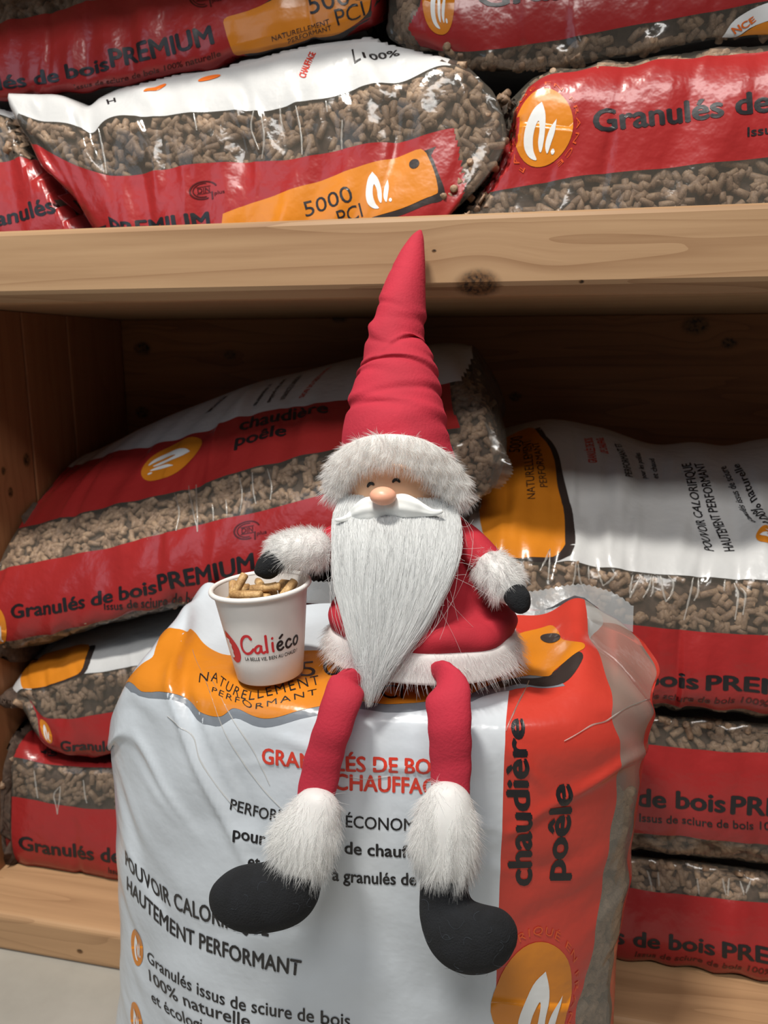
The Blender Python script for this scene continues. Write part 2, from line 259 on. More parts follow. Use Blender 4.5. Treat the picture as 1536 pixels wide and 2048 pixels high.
def front_bag():
    """upright bag: rows go up the front sheet and back over the top to the seam, columns go round the bag"""
    tab = np.array([  # z front, y front, z back, y back, left x, right x
        (.000, .590, .000, .735, -.405, .055), (.012, .556, .012, .750, -.430, .080), (.05, .545, .05, .755, -.433, .084),
        (.11, .540, .11, .757, -.425, .084), (.20, .537, .20, .757, -.416, .083), (.30, .535, .30, .757, -.412, .087),
        (.38, .535, .38, .757, -.410, .091), (.44, .537, .43, .757, -.412, .094), (.472, .540, .46, .757, -.413, .096),
        (.489, .548, .475, .757, -.412, .096), (.497, .565, .487, .757, -.412, .098), (.500, .60, .495, .757, -.411, .102),
        (.503, .64, .503, .757, -.409, .108), (.508, .68, .511, .756, -.405, .112), (.514, .71, .517, .752, -.398, .108),
        (.521, .728, .521, .744, -.392, .100)])
    seg = np.concatenate([[0], np.cumsum(np.hypot(np.diff(tab[:, 0]), np.diff(tab[:, 1])))])
    nl = 260; l = np.linspace(0, seg[-1], nl); T = herm(seg, tab, l)
    cols = []
    for i in range(nl):
        zf, yf, zb, yb, xl, xr = T[i]
        xc = (xl + xr) / 2; a = (xr - xl) / 2
        w1 = np.degrees(np.arcsin(np.clip((-.0285 - xc) / a, -1, 1)))
        xb = np.interp(zf, [0, .17, .225, .26, .33, .40, .47, .49], [.040, .040, .0435, .051, .058, .064, .065, .058])
        xb -= .02 * smooth((yf - .555) / .12)
        w2 = np.degrees(np.arcsin(np.clip((xb - xc) / a, -1, 1)))
        wob = .0 if zf < .02 else .35 * np.sin(zf * 140) + .25 * np.sin(zf * 77 + 1)
        w3 = max(78 + wob * 3, w2 + 6)
        ang = np.concatenate([np.linspace(-180, -118, 22)[:-1], np.linspace(-118, -94, 12)[:-1], np.linspace(-94, w1, 120)[:-1],
                              np.linspace(w1, w2 + wob, 50)[:-1], np.linspace(w2 + wob, w3, 24)[:-1], np.linspace(w3, 128, 22)[:-1], np.linspace(128, 180, 16)])
        cols.append(ang)
    A = np.radians(np.array(cols)); s, co = np.sin(A), np.cos(A)
    zf, yf, zb, yb, xl, xr = [T[:, k][:, None] for k in range(6)]
    n = 2 / 2.15
    X = (xl + xr) / 2 + (xr - xl) / 2 * np.sign(s) * np.abs(s)**n
    yc = (yf + yb) / 2; b = (yb - yf) / 2
    Y = yc - b * np.sign(co) * np.abs(co)**(.98)
    kf = (1 + np.sign(co) * np.abs(co)**.8) / 2
    Z = zb + (zf - zb) * kf
    top = smooth((l[:, None] - .43) / .06)
    Z = Z - top * (.070 * smooth((-.345 - X) / .075) + .028 * smooth((X - .065) / .05))
    tb = smooth((Y - .56) / .10) * top
    Z = Z + tb * (.012 * np.exp(-((X + .345) / .022)**2) - .007 * np.exp(-((X + .265) / .04)**2) + .020 * np.exp(-((X - .035) / .022)**2))
    P = np.stack([X, Y, Z], 2)
    N = normals(P); c = P.mean((0, 1))
    if ((P - c) * N).sum() < 0: N = -N
    Lg = l[:, None] + 0 * X
    d = np.zeros_like(X); front = smooth((co + .15) / .3)
    def ridge(x0, l0, x1, l1, h, w, ends=.03):
        L = np.hypot(x1 - x0, l1 - l0); tx, tl = (x1 - x0) / L, (l1 - l0) / L
        al = (X - x0) * tx + (Lg - l0) * tl; ac = (X - x0) * tl - (Lg - l0) * tx
        return h * np.exp(-np.abs(ac / (1.35 * w))**1.8) * smooth((al + ends) / (2 * ends)) * smooth((L + ends - al) / (2 * ends))
    for r in RIDGES: d += ridge(*r)
    rng = np.random.default_rng(77)
    for _ in range(60):   # small slack folds, mostly near the sides
        sd = rng.choice([-1, 1, 0], p=[.4, .35, .25])
        x0 = {-1: rng.uniform(-.42, -.33), 1: rng.uniform(-.01, .09), 0: rng.uniform(-.33, 0)}[sd]
        l0 = rng.uniform(.05, .48); ln = rng.uniform(.03, .10); an = {-1: rng.uniform(-1.2, -.5), 1: rng.uniform(.25, .8), 0: rng.uniform(-.5, .5)}[sd]
        d += ridge(x0, l0, x0 + ln * np.cos(an), l0 + ln * np.sin(an), rng.choice([-1, 1]) * rng.uniform(.0005, .0016), rng.uniform(.004, .010))
    for _ in range(26):
        f1, f2 = rng.uniform(15, 70, 2); ph = rng.uniform(0, 6.28, 2)
        d += .00028 * np.sin(f1 * X + ph[0] + .6 * np.sin(f2 * Lg)) * np.sin(f2 * Lg + ph[1])
    P = P + N * (d * front)[..., None]
    P[..., 2] = np.maximum(P[..., 2], .0)
    N = normals(P)
    if ((P - c) * N).sum() < 0: N = -N
    return P, N


RIDGES = [(-.352, .655, -.308, .515, .0065, .0055), (-.308, .520, -.243, .395, .0040, .0035), (-.243, .40, -.205, .33, .0018, .004),
          (-.325, .575, -.285, .50, -.0040, .0075), (-.285, .51, -.215, .40, -.0035, .009), (-.290, .530, -.236, .43, .0026, .0035),
          (-.405, .49, -.345, .46, .0030, .006), (-.345, .465, -.29, .40, .0026, .004), (-.375, .50, -.33, .485, -.003, .008),
          (.095, .49, .03, .455, .0042, .0035), (.03, .46, -.02, .425, .0022, .004), (.06, .60, .105, .50, .0050, .006), (.04, .52, .085, .50, -.003, .008),
          (-.02, .50, .005, .47, .0028, .0035), (-.20, .495, -.15, .485, .0022, .004), (-.085, .445, -.02, .43, .0016, .003), (-.14, .478, -.06, .482, .0018, .003)]
SURFACES['front'] = front_bag()
FRONT_COLS = np.cumsum([0, 21, 11, 119, 49, 23, 21, 15])
#--END

# ------------------------------------------------------------------ helpers


def tag(o, label=None, cat=None, group=None, kind=None):
    for k, v in (('label', label), ('category', cat), ('group', group), ('kind', kind)):
        if v: o[k] = v
    return o


def empty(name, loc, label, cat, group=None):
    o = bpy.data.objects.new(name, None); o.empty_display_size = .05; o.location = loc; COL.objects.link(o)
    return tag(o, label, cat, group)


def wloc(o):
    v = Vector((0, 0, 0))
    while o: v += o.location; o = o.parent
    return v


def build(name, V, F, mats, parent=None, fm=None, smooth_=True, origin=None):
    """one mesh object from world-space vertices"""
    me = bpy.data.meshes.new(name)
    V = np.asarray(V, float)
    base = wloc(parent) if parent else Vector((0, 0, 0))
    org = Vector(origin) - base if origin is not None else Vector((0, 0, 0))
    V = V - np.array(base + org)
    me.from_pydata(V.tolist(), [], [list(f) for f in F])
    for m in (mats if isinstance(mats, (list, tuple)) else [mats]): me.materials.append(m)
    if fm is not None: me.polygons.foreach_set('material_index', np.asarray(fm, np.int32))
    me.polygons.foreach_set('use_smooth', np.full(len(me.polygons), smooth_, bool))
    me.update()
    o = bpy.data.objects.new(name, me); COL.objects.link(o)
    o.location = org
    if parent: o.parent = parent
    return o


def grid_faces(nv, nu, wrap=False):
    i, j = np.meshgrid(np.arange(nv - 1), np.arange(nu - (0 if wrap else 1)), indexing='ij')
    j2 = (j + 1) % nu
    return np.stack([i * nu + j, i * nu + j2, (i + 1) * nu + j2, (i + 1) * nu + j], -1).reshape(-1, 4)


def wound(P, N):
    """grid faces turned so that they face along N"""
    f = grid_faces(*P.shape[:2])
    g = np.cross(P[:-1, 1:] - P[:-1, :-1], P[1:, :-1] - P[:-1, :-1])
    return f if (g * N[:-1, :-1]).sum() > 0 else f[:, ::-1]


class Soup:
    """collects pieces into one mesh"""
    def __init__(s): s.V = []; s.F = []; s.M = []; s.n = 0
    def add(s, V, F, m=0):
        V = np.asarray(V, float)
        s.V.append(V); s.F += [tuple(int(k) + s.n for k in f) for f in F]; s.M += [m] * len(F); s.n += len(V)
    def build(s, name, mats, parent=None, **k):
        return build(name, np.concatenate(s.V), s.F, mats, parent, fm=s.M, **k)


# ------------------------------------------------------------------ materials


def newmat(name):
    m = bpy.data.materials.new(name); m.use_nodes = True
    nt = m.node_tree; nt.nodes.clear()
    out = nt.nodes.new('ShaderNodeOutputMaterial')
    return m, nt, out


def nd(nt, typ, **k):
    n = nt.nodes.new(typ)
    for a, v in k.items():
        if a.startswith('i_'): n.inputs[a[2:].replace('_', ' ')].default_value = v
        else: setattr(n, a, v)
    return n


def srgb(r, g, b):
    f = lambda c: (c / 255 / 12.92) if c <= 10 else ((c / 255 + .055) / 1.055)**2.4
    return (f(r), f(g), f(b), 1)


def noise(nt, scale, detail=3, vec=None, rough=.5):
    n = nd(nt, 'ShaderNodeTexNoise'); n.inputs['Scale'].default_value = scale; n.inputs['Detail'].default_value = detail
    n.inputs['Roughness'].default_value = rough
    if vec: nt.links.new(vec, n.inputs['Vector'])
    return n


def coords(nt, scale=(1, 1, 1)):
    t = nd(nt, 'ShaderNodeTexCoord'); mp = nd(nt, 'ShaderNodeMapping'); mp.inputs['Scale'].default_value = scale
    nt.links.new(t.outputs['Object'], mp.inputs['Vector']); return mp.outputs['Vector']


def ramp(nt, fac, stops):
    r = nd(nt, 'ShaderNodeValToRGB'); e = r.color_ramp.elements
    while len(e) < len(stops): e.new(.5)
    for el, (p, c) in zip(e, stops): el.position = p; el.color = c
    nt.links.new(fac, r.inputs['Fac']); return r.outputs['Color']


def bump(nt, h, strength, dist):
    b = nd(nt, 'ShaderNodeBump'); b.inputs['Strength'].default_value = strength; b.inputs['Distance'].default_value = dist
    nt.links.new(h, b.inputs['Height']); return b.outputs['Normal']


def simple(name, col, rough=.5, var=.12, nscale=40, bscale=None, bdist=.001, bstr=.5, sheen=0, spec=.5, stretch=(1, 1, 1), sss=0):
    m, nt, out = newmat(name)
    p = nd(nt, 'ShaderNodeBsdfPrincipled'); p.inputs['Roughness'].default_value = rough
    p.inputs['Specular IOR Level'].default_value = spec
    v = coords(nt, stretch)
    n = noise(nt, nscale, 4, v)
    lo = tuple(c * (1 - var) for c in col[:3]) + (1,); hi = tuple(min(1, c * (1 + var)) for c in col[:3]) + (1,)
    nt.links.new(ramp(nt, n.outputs['Fac'], [(.3, lo), (.7, hi)]), p.inputs['Base Color'])
    if sheen:
        p.inputs['Sheen Weight'].default_value = sheen; p.inputs['Sheen Roughness'].default_value = .4
        p.inputs['Sheen Tint'].default_value = hi
    if sss:
        p.inputs['Subsurface Weight'].default_value = sss; p.inputs['Subsurface Radius'].default_value = (.004, .002, .0015); p.inputs['Subsurface Scale'].default_value = 1
    if bscale:
        b = noise(nt, bscale, 3, v)
        nt.links.new(bump(nt, b.outputs['Fac'], bstr, bdist), p.inputs['Normal'])
    nt.links.new(p.outputs[0], out.inputs[0])
    return m


def film(name, col, rough=.26, lump=.35, spec=.5):
    """printed plastic film: soft lumps of the pellets beneath, fine crumple"""
    m, nt, out = newmat(name)
    p = nd(nt, 'ShaderNodeBsdfPrincipled'); p.inputs['Roughness'].default_value = rough; p.inputs['Specular IOR Level'].default_value = spec
    v = coords(nt)
    n = noise(nt, 14, 3, v)
    lo = tuple(c * .93 for c in col[:3]) + (1,); hi = tuple(min(1, c * 1.05) for c in col[:3]) + (1,)
    nt.links.new(ramp(nt, n.outputs['Fac'], [(.3, lo), (.7, hi)]), p.inputs['Base Color'])
    a = noise(nt, 90, 2, v); b = noise(nt, 22, 3, v)
    ad = nd(nt, 'ShaderNodeMath', operation='MULTIPLY_ADD'); nt.links.new(b.outputs['Fac'], ad.inputs[0]); ad.inputs[1].default_value = 2.2
    nt.links.new(a.outputs['Fac'], ad.inputs[2])
    nt.links.new(bump(nt, ad.outputs[0], lump, .0022), p.inputs['Normal'])
    nt.links.new(p.outputs[0], out.inputs[0])
    return m


def clear_film(name, haze, hcol, lump=.28, rough=.12):
    m, nt, out = newmat(name)
    tr = nd(nt, 'ShaderNodeBsdfTransparent'); tr.inputs[0].default_value = (.97, .97, .97, 1)
    df = nd(nt, 'ShaderNodeBsdfDiffuse'); df.inputs[0].default_value = hcol
    gl = nd(nt, 'ShaderNodeBsdfGlossy'); gl.inputs['Roughness'].default_value = rough
    v = coords(nt)
    a = noise(nt, 70, 3, v); b = noise(nt, 24, 2, v)
    ad = nd(nt, 'ShaderNodeMath', operation='MULTIPLY_ADD'); nt.links.new(b.outputs['Fac'], ad.inputs[0]); ad.inputs[1].default_value = 2.5
    nt.links.new(a.outputs['Fac'], ad.inputs[2])
    nrm = bump(nt, ad.outputs[0], lump, .003); nt.links.new(nrm, gl.inputs['Normal'])
    fr = nd(nt, 'ShaderNodeFresnel'); fr.inputs['IOR'].default_value = 1.5; 
    cl = nd(nt, 'ShaderNodeMath', operation='MULTIPLY_ADD', use_clamp=True); nt.links.new(fr.outputs[0], cl.inputs[0]); cl.inputs[1].default_value = .6; cl.inputs[2].default_value = .01
    m1 = nd(nt, 'ShaderNodeMixShader'); m1.inputs[0].default_value = haze
    nt.links.new(tr.outputs[0], m1.inputs[1]); nt.links.new(df.outputs[0], m1.inputs[2])
    m2 = nd(nt, 'ShaderNodeMixShader'); nt.links.new(cl.outputs[0], m2.inputs[0]); nt.links.new(m1.outputs[0], m2.inputs[1]); nt.links.new(gl.outputs[0], m2.inputs[2])
    nt.links.new(m2.outputs[0], out.inputs[0])
    return m


def hair_mat(name, col, tr=.3, thin=0):
    m, nt, out = newmat(name)
    p = nd(nt, 'ShaderNodeBsdfPrincipled'); p.inputs['Base Color'].default_value = col; p.inputs['Roughness'].default_value = .45
    n = noise(nt, 30, 2, coords(nt)); lo = tuple(c * .93 for c in col[:3]) + (1,)
    nt.links.new(ramp(nt, n.outputs['Fac'], [(.3, lo), (.7, col)]), p.inputs['Base Color'])
    t = nd(nt, 'ShaderNodeBsdfTranslucent'); t.inputs[0].default_value = col
    mx = nd(nt, 'ShaderNodeMixShader'); mx.inputs[0].default_value = tr
    nt.links.new(p.outputs[0], mx.inputs[1]); nt.links.new(t.outputs[0], mx.inputs[2])
    if thin:                                                      # fine hairs let light through between them
        tp = nd(nt, 'ShaderNodeBsdfTransparent'); m2 = nd(nt, 'ShaderNodeMixShader'); m2.inputs[0].default_value = thin
        nt.links.new(mx.outputs[0], m2.inputs[1]); nt.links.new(tp.outputs[0], m2.inputs[2]); mx = m2
    nt.links.new(mx.outputs[0], out.inputs[0])
    return m


def wood(name, base, dark, axis=0, knots=(), contrast=.5, seed=0.):
    """softwood board: long grain along one axis, arched growth lines, knots given as (centre, radius) in the board's own space"""
    m, nt, out = newmat(name)
    p = nd(nt, 'ShaderNodeBsdfPrincipled'); p.inputs['Roughness'].default_value = .55; p.inputs['Specular IOR Level'].default_value = .3
    t = nd(nt, 'ShaderNodeTexCoord'); L = nt.links.new
    sc = [60, 60, 60]; sc[axis] = 2.2
    mp = nd(nt, 'ShaderNodeMapping'); mp.inputs['Scale'].default_value = sc; mp.inputs['Location'].default_value = (seed, seed * 1.7, seed * .6)
    # the grain swerves round the knots
    vec = t.outputs['Object']; mask = None
    for kc, kr in knots:
        sb = nd(nt, 'ShaderNodeVectorMath', operation='SUBTRACT'); L(t.outputs['Object'], sb.inputs[0]); sb.inputs[1].default_value = kc
        ml = nd(nt, 'ShaderNodeVectorMath', operation='MULTIPLY'); L(sb.outputs[0], ml.inputs[0])
        s3 = [1, 1, 1]; s3[axis] = .72; ml.inputs[1].default_value = s3
        ln = nd(nt, 'ShaderNodeVectorMath', operation='LENGTH'); L(ml.outputs[0], ln.inputs[0])
        mr = nd(nt, 'ShaderNodeMapRange', interpolation_type='SMOOTHSTEP'); L(ln.outputs['Value'], mr.inputs[0])
        mr.inputs[1].default_value = kr * 1.15; mr.inputs[2].default_value = kr * .55; mr.inputs[3].default_value = 0; mr.inputs[4].default_value = 1
        sw = nd(nt, 'ShaderNodeMapRange', interpolation_type='SMOOTHSTEP'); L(ln.outputs['Value'], sw.inputs[0])
        sw.inputs[1].default_value = kr * 4; sw.inputs[2].default_value = 0; sw.inputs[3].default_value = 0; sw.inputs[4].default_value = 1
        sc2 = nd(nt, 'ShaderNodeVectorMath', operation='SCALE'); L(sb.outputs[0], sc2.inputs[0])
        mm = nd(nt, 'ShaderNodeMath', operation='MULTIPLY'); L(sw.outputs[0], mm.inputs[0]); mm.inputs[1].default_value = -.75
        L(mm.outputs[0], sc2.inputs['Scale'])
        ad = nd(nt, 'ShaderNodeVectorMath', operation='ADD'); L(vec, ad.inputs[0]); L(sc2.outputs[0], ad.inputs[1]); vec = ad.outputs[0]
        if mask is None: mask = mr.outputs[0]
        else:
            mx = nd(nt, 'ShaderNodeMath', operation='MAXIMUM'); L(mask, mx.inputs[0]); L(mr.outputs[0], mx.inputs[1]); mask = mx.outputs[0]
    L(vec, mp.inputs['Vector'])
    n1 = noise(nt, 1.0, 5, mp.outputs[0], .6)
    mp2 = nd(nt, 'ShaderNodeMapping'); s2 = [13, 13, 13]; s2[axis] = .9; mp2.inputs['Scale'].default_value = s2; L(vec, mp2.inputs['Vector'])
    n2 = noise(nt, 1.0, 2, mp2.outputs[0])
    wv = nd(nt, 'ShaderNodeMath', operation='MULTIPLY'); L(n2.outputs['Fac'], wv.inputs[0]); wv.inputs[1].default_value = 11
    fr = nd(nt, 'ShaderNodeMath', operation='FRACT'); L(wv.outputs[0], fr.inputs[0])
    pw = nd(nt, 'ShaderNodeMath', operation='POWER'); L(fr.outputs[0], pw.inputs[0]); pw.inputs[1].default_value = 5
    a = nd(nt, 'ShaderNodeMath', operation='MULTIPLY'); L(pw.outputs[0], a.inputs[0]); a.inputs[1].default_value = contrast * .55
    b = nd(nt, 'ShaderNodeMapRange'); L(n1.outputs['Fac'], b.inputs[0]); b.inputs[1].default_value = .35; b.inputs[2].default_value = .75; b.inputs[3].default_value = 0; b.inputs[4].default_value = contrast * .7
    s = nd(nt, 'ShaderNodeMath', operation='ADD', use_clamp=True); L(a.outputs[0], s.inputs[0]); L(b.outputs[0], s.inputs[1])
    col = ramp(nt, s.outputs[0], [(0, base), (1, dark)])
    if mask is not None:
        kn = noise(nt, 260, 3, t.outputs['Object'])
        kcol = ramp(nt, kn.outputs['Fac'], [(.35, srgb(28, 18, 10)), (.62, srgb(104, 72, 42))])
        mx = nd(nt, 'ShaderNodeMix', data_type='RGBA'); L(mask, mx.inputs[0]); L(col, mx.inputs[6]); L(kcol, mx.inputs[7]); col = mx.outputs[2]
    L(col, p.inputs['Base Color'])
    L(bump(nt, n1.outputs['Fac'], .12, .001), p.inputs['Normal'])
    L(p.outputs[0], out.inputs[0])
    return m


RED = srgb(152, 40, 40); ORANGE = srgb(203, 124, 34); WHITE = srgb(196, 197, 197)
M = dict(
    red=film('red_printed_film', RED), red_f=film('red_film_front', srgb(190, 60, 48), lump=.22), white=film('white_film', WHITE, lump=.3), white_f=film('white_film_front', srgb(198, 205, 212), lump=.2, rough=.22),
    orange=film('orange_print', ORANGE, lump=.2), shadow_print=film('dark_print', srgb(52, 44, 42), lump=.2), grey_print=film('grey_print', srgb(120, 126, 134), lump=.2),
    black=film('black_ink', srgb(28, 27, 30), lump=.15, rough=.35), redink=film('red_ink', srgb(206, 60, 44), lump=.15), ring_ink=film('ring_ink', srgb(206, 84, 40), lump=.15), orangeink=film('orange_ink', srgb(226, 110, 40), lump=.15),
    whiteink=film('white_ink', srgb(222, 224, 224), lump=.15), darkred=film('dark_ink_on_red', srgb(78, 20, 18), lump=.15),
    clear=clear_film('clear_film', .10, srgb(190, 180, 165)), hazy=clear_film('hazy_film', .27, srgb(205, 196, 182), lump=.3), fold_highlight=clear_film('fold_highlight_film', .34, srgb(216, 212, 204), lump=.1, rough=.2), seal=clear_film('sealed_film', .30, srgb(200, 204, 206), lump=.4, rough=.2),  # creased film's whitish haze paints in the highlight lines along its folds
    rail=None,
)


def pellet_mat(name, stops, bs=.4):
    m, nt, out = newmat(name)
    p = nd(nt, 'ShaderNodeBsdfPrincipled'); p.inputs['Roughness'].default_value = .55; p.inputs['Specular IOR Level'].default_value = .35
    v = coords(nt)
    n = noise(nt, 70, 4, v, .7); f = noise(nt, 700, 2, v)
    ad = nd(nt, 'ShaderNodeMath', operation='MULTIPLY_ADD'); nt.links.new(f.outputs['Fac'], ad.inputs[0]); ad.inputs[1].default_value = .35; nt.links.new(n.outputs['Fac'], ad.inputs[2])
    nt.links.new(ramp(nt, ad.outputs[0], stops), p.inputs['Base Color'])
    nt.links.new(bump(nt, f.outputs['Fac'], bs, .0006), p.inputs['Normal'])
    nt.links.new(p.outputs[0], out.inputs[0]); return m


M['pellet'] = pellet_mat('pressed_wood', [(.45, srgb(106, 84, 68)), (.65, srgb(140, 114, 92)), (.85, srgb(176, 148, 120))])
M['pellet_cup'] = pellet_mat('pale_pressed_wood', [(.45, srgb(128, 96, 62)), (.65, srgb(172, 134, 88)), (.85, srgb(214, 178, 124))])
M['core'] = simple('packed_pellets', srgb(74, 58, 48), .9, .4, 160)
del M['rail']

# ------------------------------------------------------------------ floor and wooden shelf unit


def tile_floor():
    m, nt, out = newmat('floor_tile')
    p = nd(nt, 'ShaderNodeBsdfPrincipled'); p.inputs['Roughness'].default_value = .38
    v = coords(nt)
    n = noise(nt, 6, 6, v, .65)
    c = ramp(nt, n.outputs['Fac'], [(.3, srgb(156, 152, 143)), (.7, srgb(172, 168, 159))])
    br = nd(nt, 'ShaderNodeTexBrick'); br.offset = 0; br.inputs['Scale'].default_value = 1
    br.inputs['Brick Width'].default_value = .6; br.inputs['Row Height'].default_value = .6; br.inputs['Mortar Size'].default_value = .003
    mp = nd(nt, 'ShaderNodeMapping'); mp.inputs['Location'].default_value = (.18, .06, 0)
    t = nd(nt, 'ShaderNodeTexCoord'); nt.links.new(t.outputs['Object'], mp.inputs['Vector']); nt.links.new(mp.outputs[0], br.inputs['Vector'])
    mx = nd(nt, 'ShaderNodeMix', data_type='RGBA'); nt.links.new(br.outputs['Fac'], mx.inputs[0]); nt.links.new(c, mx.inputs[6]); mx.inputs[7].default_value = srgb(120, 116, 110)
    nt.links.new(mx.outputs[2], p.inputs['Base Color']); nt.links.new(p.outputs[0], out.inputs[0]); return m


fl = build('floor', [(-3, -3, 0), (3, -3, 0), (3, 1.6, 0), (-3, 1.6, 0), (-3, -3, -.05), (3, -3, -.05), (3, 1.6, -.05), (-3, 1.6, -.05)],
           [(0, 1, 2, 3), (7, 6, 5, 4), (0, 4, 5, 1), (1, 5, 6, 2), (2, 6, 7, 3), (3, 7, 4, 0)], tile_floor(), smooth_=False)
tag(fl, 'grey stone tile floor under the shelf', 'floor', kind='structure')

wb = build('wall_back', [(-3, 1.6, 0), (3, 1.6, 0), (3, 1.6, 2.8), (-3, 1.6, 2.8), (-3, 1.65, 0), (3, 1.65, 0), (3, 1.65, 2.8), (-3, 1.65, 2.8)],
           [(0, 1, 2, 3), (7, 6, 5, 4), (0, 4, 5, 1), (1, 5, 6, 2), (2, 6, 7, 3), (3, 7, 4, 0)], simple('wall_paint', srgb(196, 192, 184), .8, .03, 8, 200, .0005, .3), smooth_=False)
tag(wb, 'plain painted wall behind the shelf', 'wall', kind='structure')
SO = (-.2, 1.0, 0)
shelf = empty('wooden_shelf', SO, 'pale softwood shelf unit stacked with bags behind the doll', 'shelf')
BASE, DARK = srgb(170, 138, 104), srgb(132, 98, 68)


def loc(p): return (p[0] - SO[0], p[1] - SO[1], p[2] - SO[2])


def prism(poly, x0, x1, axis=0):
    """profile in the plane across the axis, swept along it"""
    n = len(poly); V = []
    for x in (x0, x1):
        for a, b in poly:
            V.append({0: (x, a, b), 1: (a, x, b), 2: (a, b, x)}[axis])
    F = [(i, (i + 1) % n, n + (i + 1) % n, n + i) for i in range(n)] + [tuple(range(n))[::-1], tuple(range(n, 2 * n))]
    return V, F


def rounded(y0, y1, z0, z1, r):
    P = []
    for cy, cz, a0 in ((y1 - r, z1 - r, 0), (y0 + r, z1 - r, 90), (y0 + r, z0 + r, 180), (y1 - r, z0 + r, 270)):
        for k in range(5):
            a = math.radians(a0 + 22.5 * k); P.append((cy + r * math.cos(a), cz + r * math.sin(a)))
    return P


KNOT_R = [[(-0.0703,0.755,0.8343)], [(-0.1121,0.755,0.8669)], [(0.0247,0.755,0.8361)]]
rail_prof = [(.80, .826), (.80, .9), (.763, .9), (.759, .8995), (.7565, .8975), (.755, .894), (.755, .838), (.757, .834), (.7655, .8265), (.769, .8255)]
V, F = prism(rail_prof, -1.3, 1.2)
build('front_rail', V, F, wood('rail_wood', BASE, DARK, 0, [(loc(KNOT_R[0][0]), .0165), (loc(KNOT_R[1][0]), .0018), (loc(KNOT_R[2][0]), .0022)], .85, 3.1), shelf, smooth_=False)
V, F = prism(rounded(.801, 1.275, .831, .864, .001), -1.3, 1.2)
build('shelf_board', V, F, wood('shelf_wood', BASE, DARK, 0, (), .6, 7.), shelf, smooth_=False)
V, F = prism([(a, b + .41) for a, b in rail_prof], -1.3, 1.2)
build('front_rail', V, F, wood('shade_rail_wood', BASE, DARK, 0, (), .5, 5.7), shelf, smooth_=False)  # unseen upper rail, added low to shade the top row of bags
V, F = prism(rounded(.801, 1.275, 1.241, 1.274, .001), -1.3, 1.2)
build('shelf_board', V, F, wood('shade_shelf_wood', BASE, DARK, 0, (), .6, 9.), shelf, smooth_=False)  # unseen board behind that rail, added to shade the same bags
V, F = prism(rounded(.7555, .856, 0, .055, .007), -1.3, 1.2)
build('bottom_plank', V, F, wood('plank_wood', srgb(184, 146, 108), DARK, 0, [(loc((-.56, .757, .02)), .004)], .6, 11.), shelf, smooth_=False)
V, F = prism(rounded(.858, 1.25, 0, .050, .003), -1.3, 1.2)
build('bottom_board', V, F, wood('bottom_wood', BASE, DARK, 0, (), .6, 13.), shelf, smooth_=False)
KN = [(loc(p), r) for p, r in zip([(-0.6962,1.252,0.782),(-0.5341,1.252,0.7709),(-0.7038,1.252,0.6711),(-0.3405,1.252,0.8349),(0.2095,1.252,0.814),(0.2585,1.252,0.7883),(-0.053,1.252,0.7061),(0.0953,1.252,0.8399)], (.013, .009, .011, .013, .015, .009, .008, .009))]
for k, (z0, z1) in enumerate(((0, .268), (.270, .622), (.624, .8305), (.8645, 1.2405), (1.275, 1.75))):
    V, F = prism(rounded(1.252, 1.275, z0, z1, .0015), -1.3, 1.2)
    ks = [q for q in KN if z0 - .02 < q[0][2] < z1 + .02]
    build('back_board', V, F, wood('back_wood', srgb(138, 92, 56), srgb(92, 54, 30), 0, ks, .7, 17. + k), shelf, smooth_=False)
sk = [(loc(p), r) for p, r in zip([(-0.7232,0.97,0.6227),(-0.7345,0.92,0.6137),(-0.7275,0.93,0.582)], (.008, .005, .006))]
for y0, y1 in ((.80, .986), (.988, 1.092), (1.094, 1.25)):
    prof = rounded(-.756, -.733, y0, y1, .003)
    V, F = prism(prof, .056, .83, 2)
    build('side_board', V, F, wood('side_wood', srgb(150, 100, 66), srgb(108, 66, 40), 2, [((-.733 - SO[0], q[0][1], q[0][2]), q[1]) for q in sk], .5, 23. + y0), shelf, smooth_=False)

# ------------------------------------------------------------------ print on the bags


def cut(bm, nx, ny, x0, x1, y0, y1):
    for k in range(1, nx):
        g = bm.verts[:] + bm.edges[:] + bm.faces[:]
        bmesh.ops.bisect_plane(bm, geom=g, plane_co=(x0 + (x1 - x0) * k / nx, 0, 0), plane_no=(1, 0, 0))
    for k in range(1, ny):
        g = bm.verts[:] + bm.edges[:] + bm.faces[:]
        bmesh.ops.bisect_plane(bm, geom=g, plane_co=(0, y0 + (y1 - y0) * k / ny, 0), plane_no=(0, 1, 0))


def bm_out(bm):
    bm.verts.index_update()
    V = np.array([v.co[:2] for v in bm.verts]); F = [tuple(v.index for v in f.verts) for f in bm.faces]
    bm.free(); return V, F


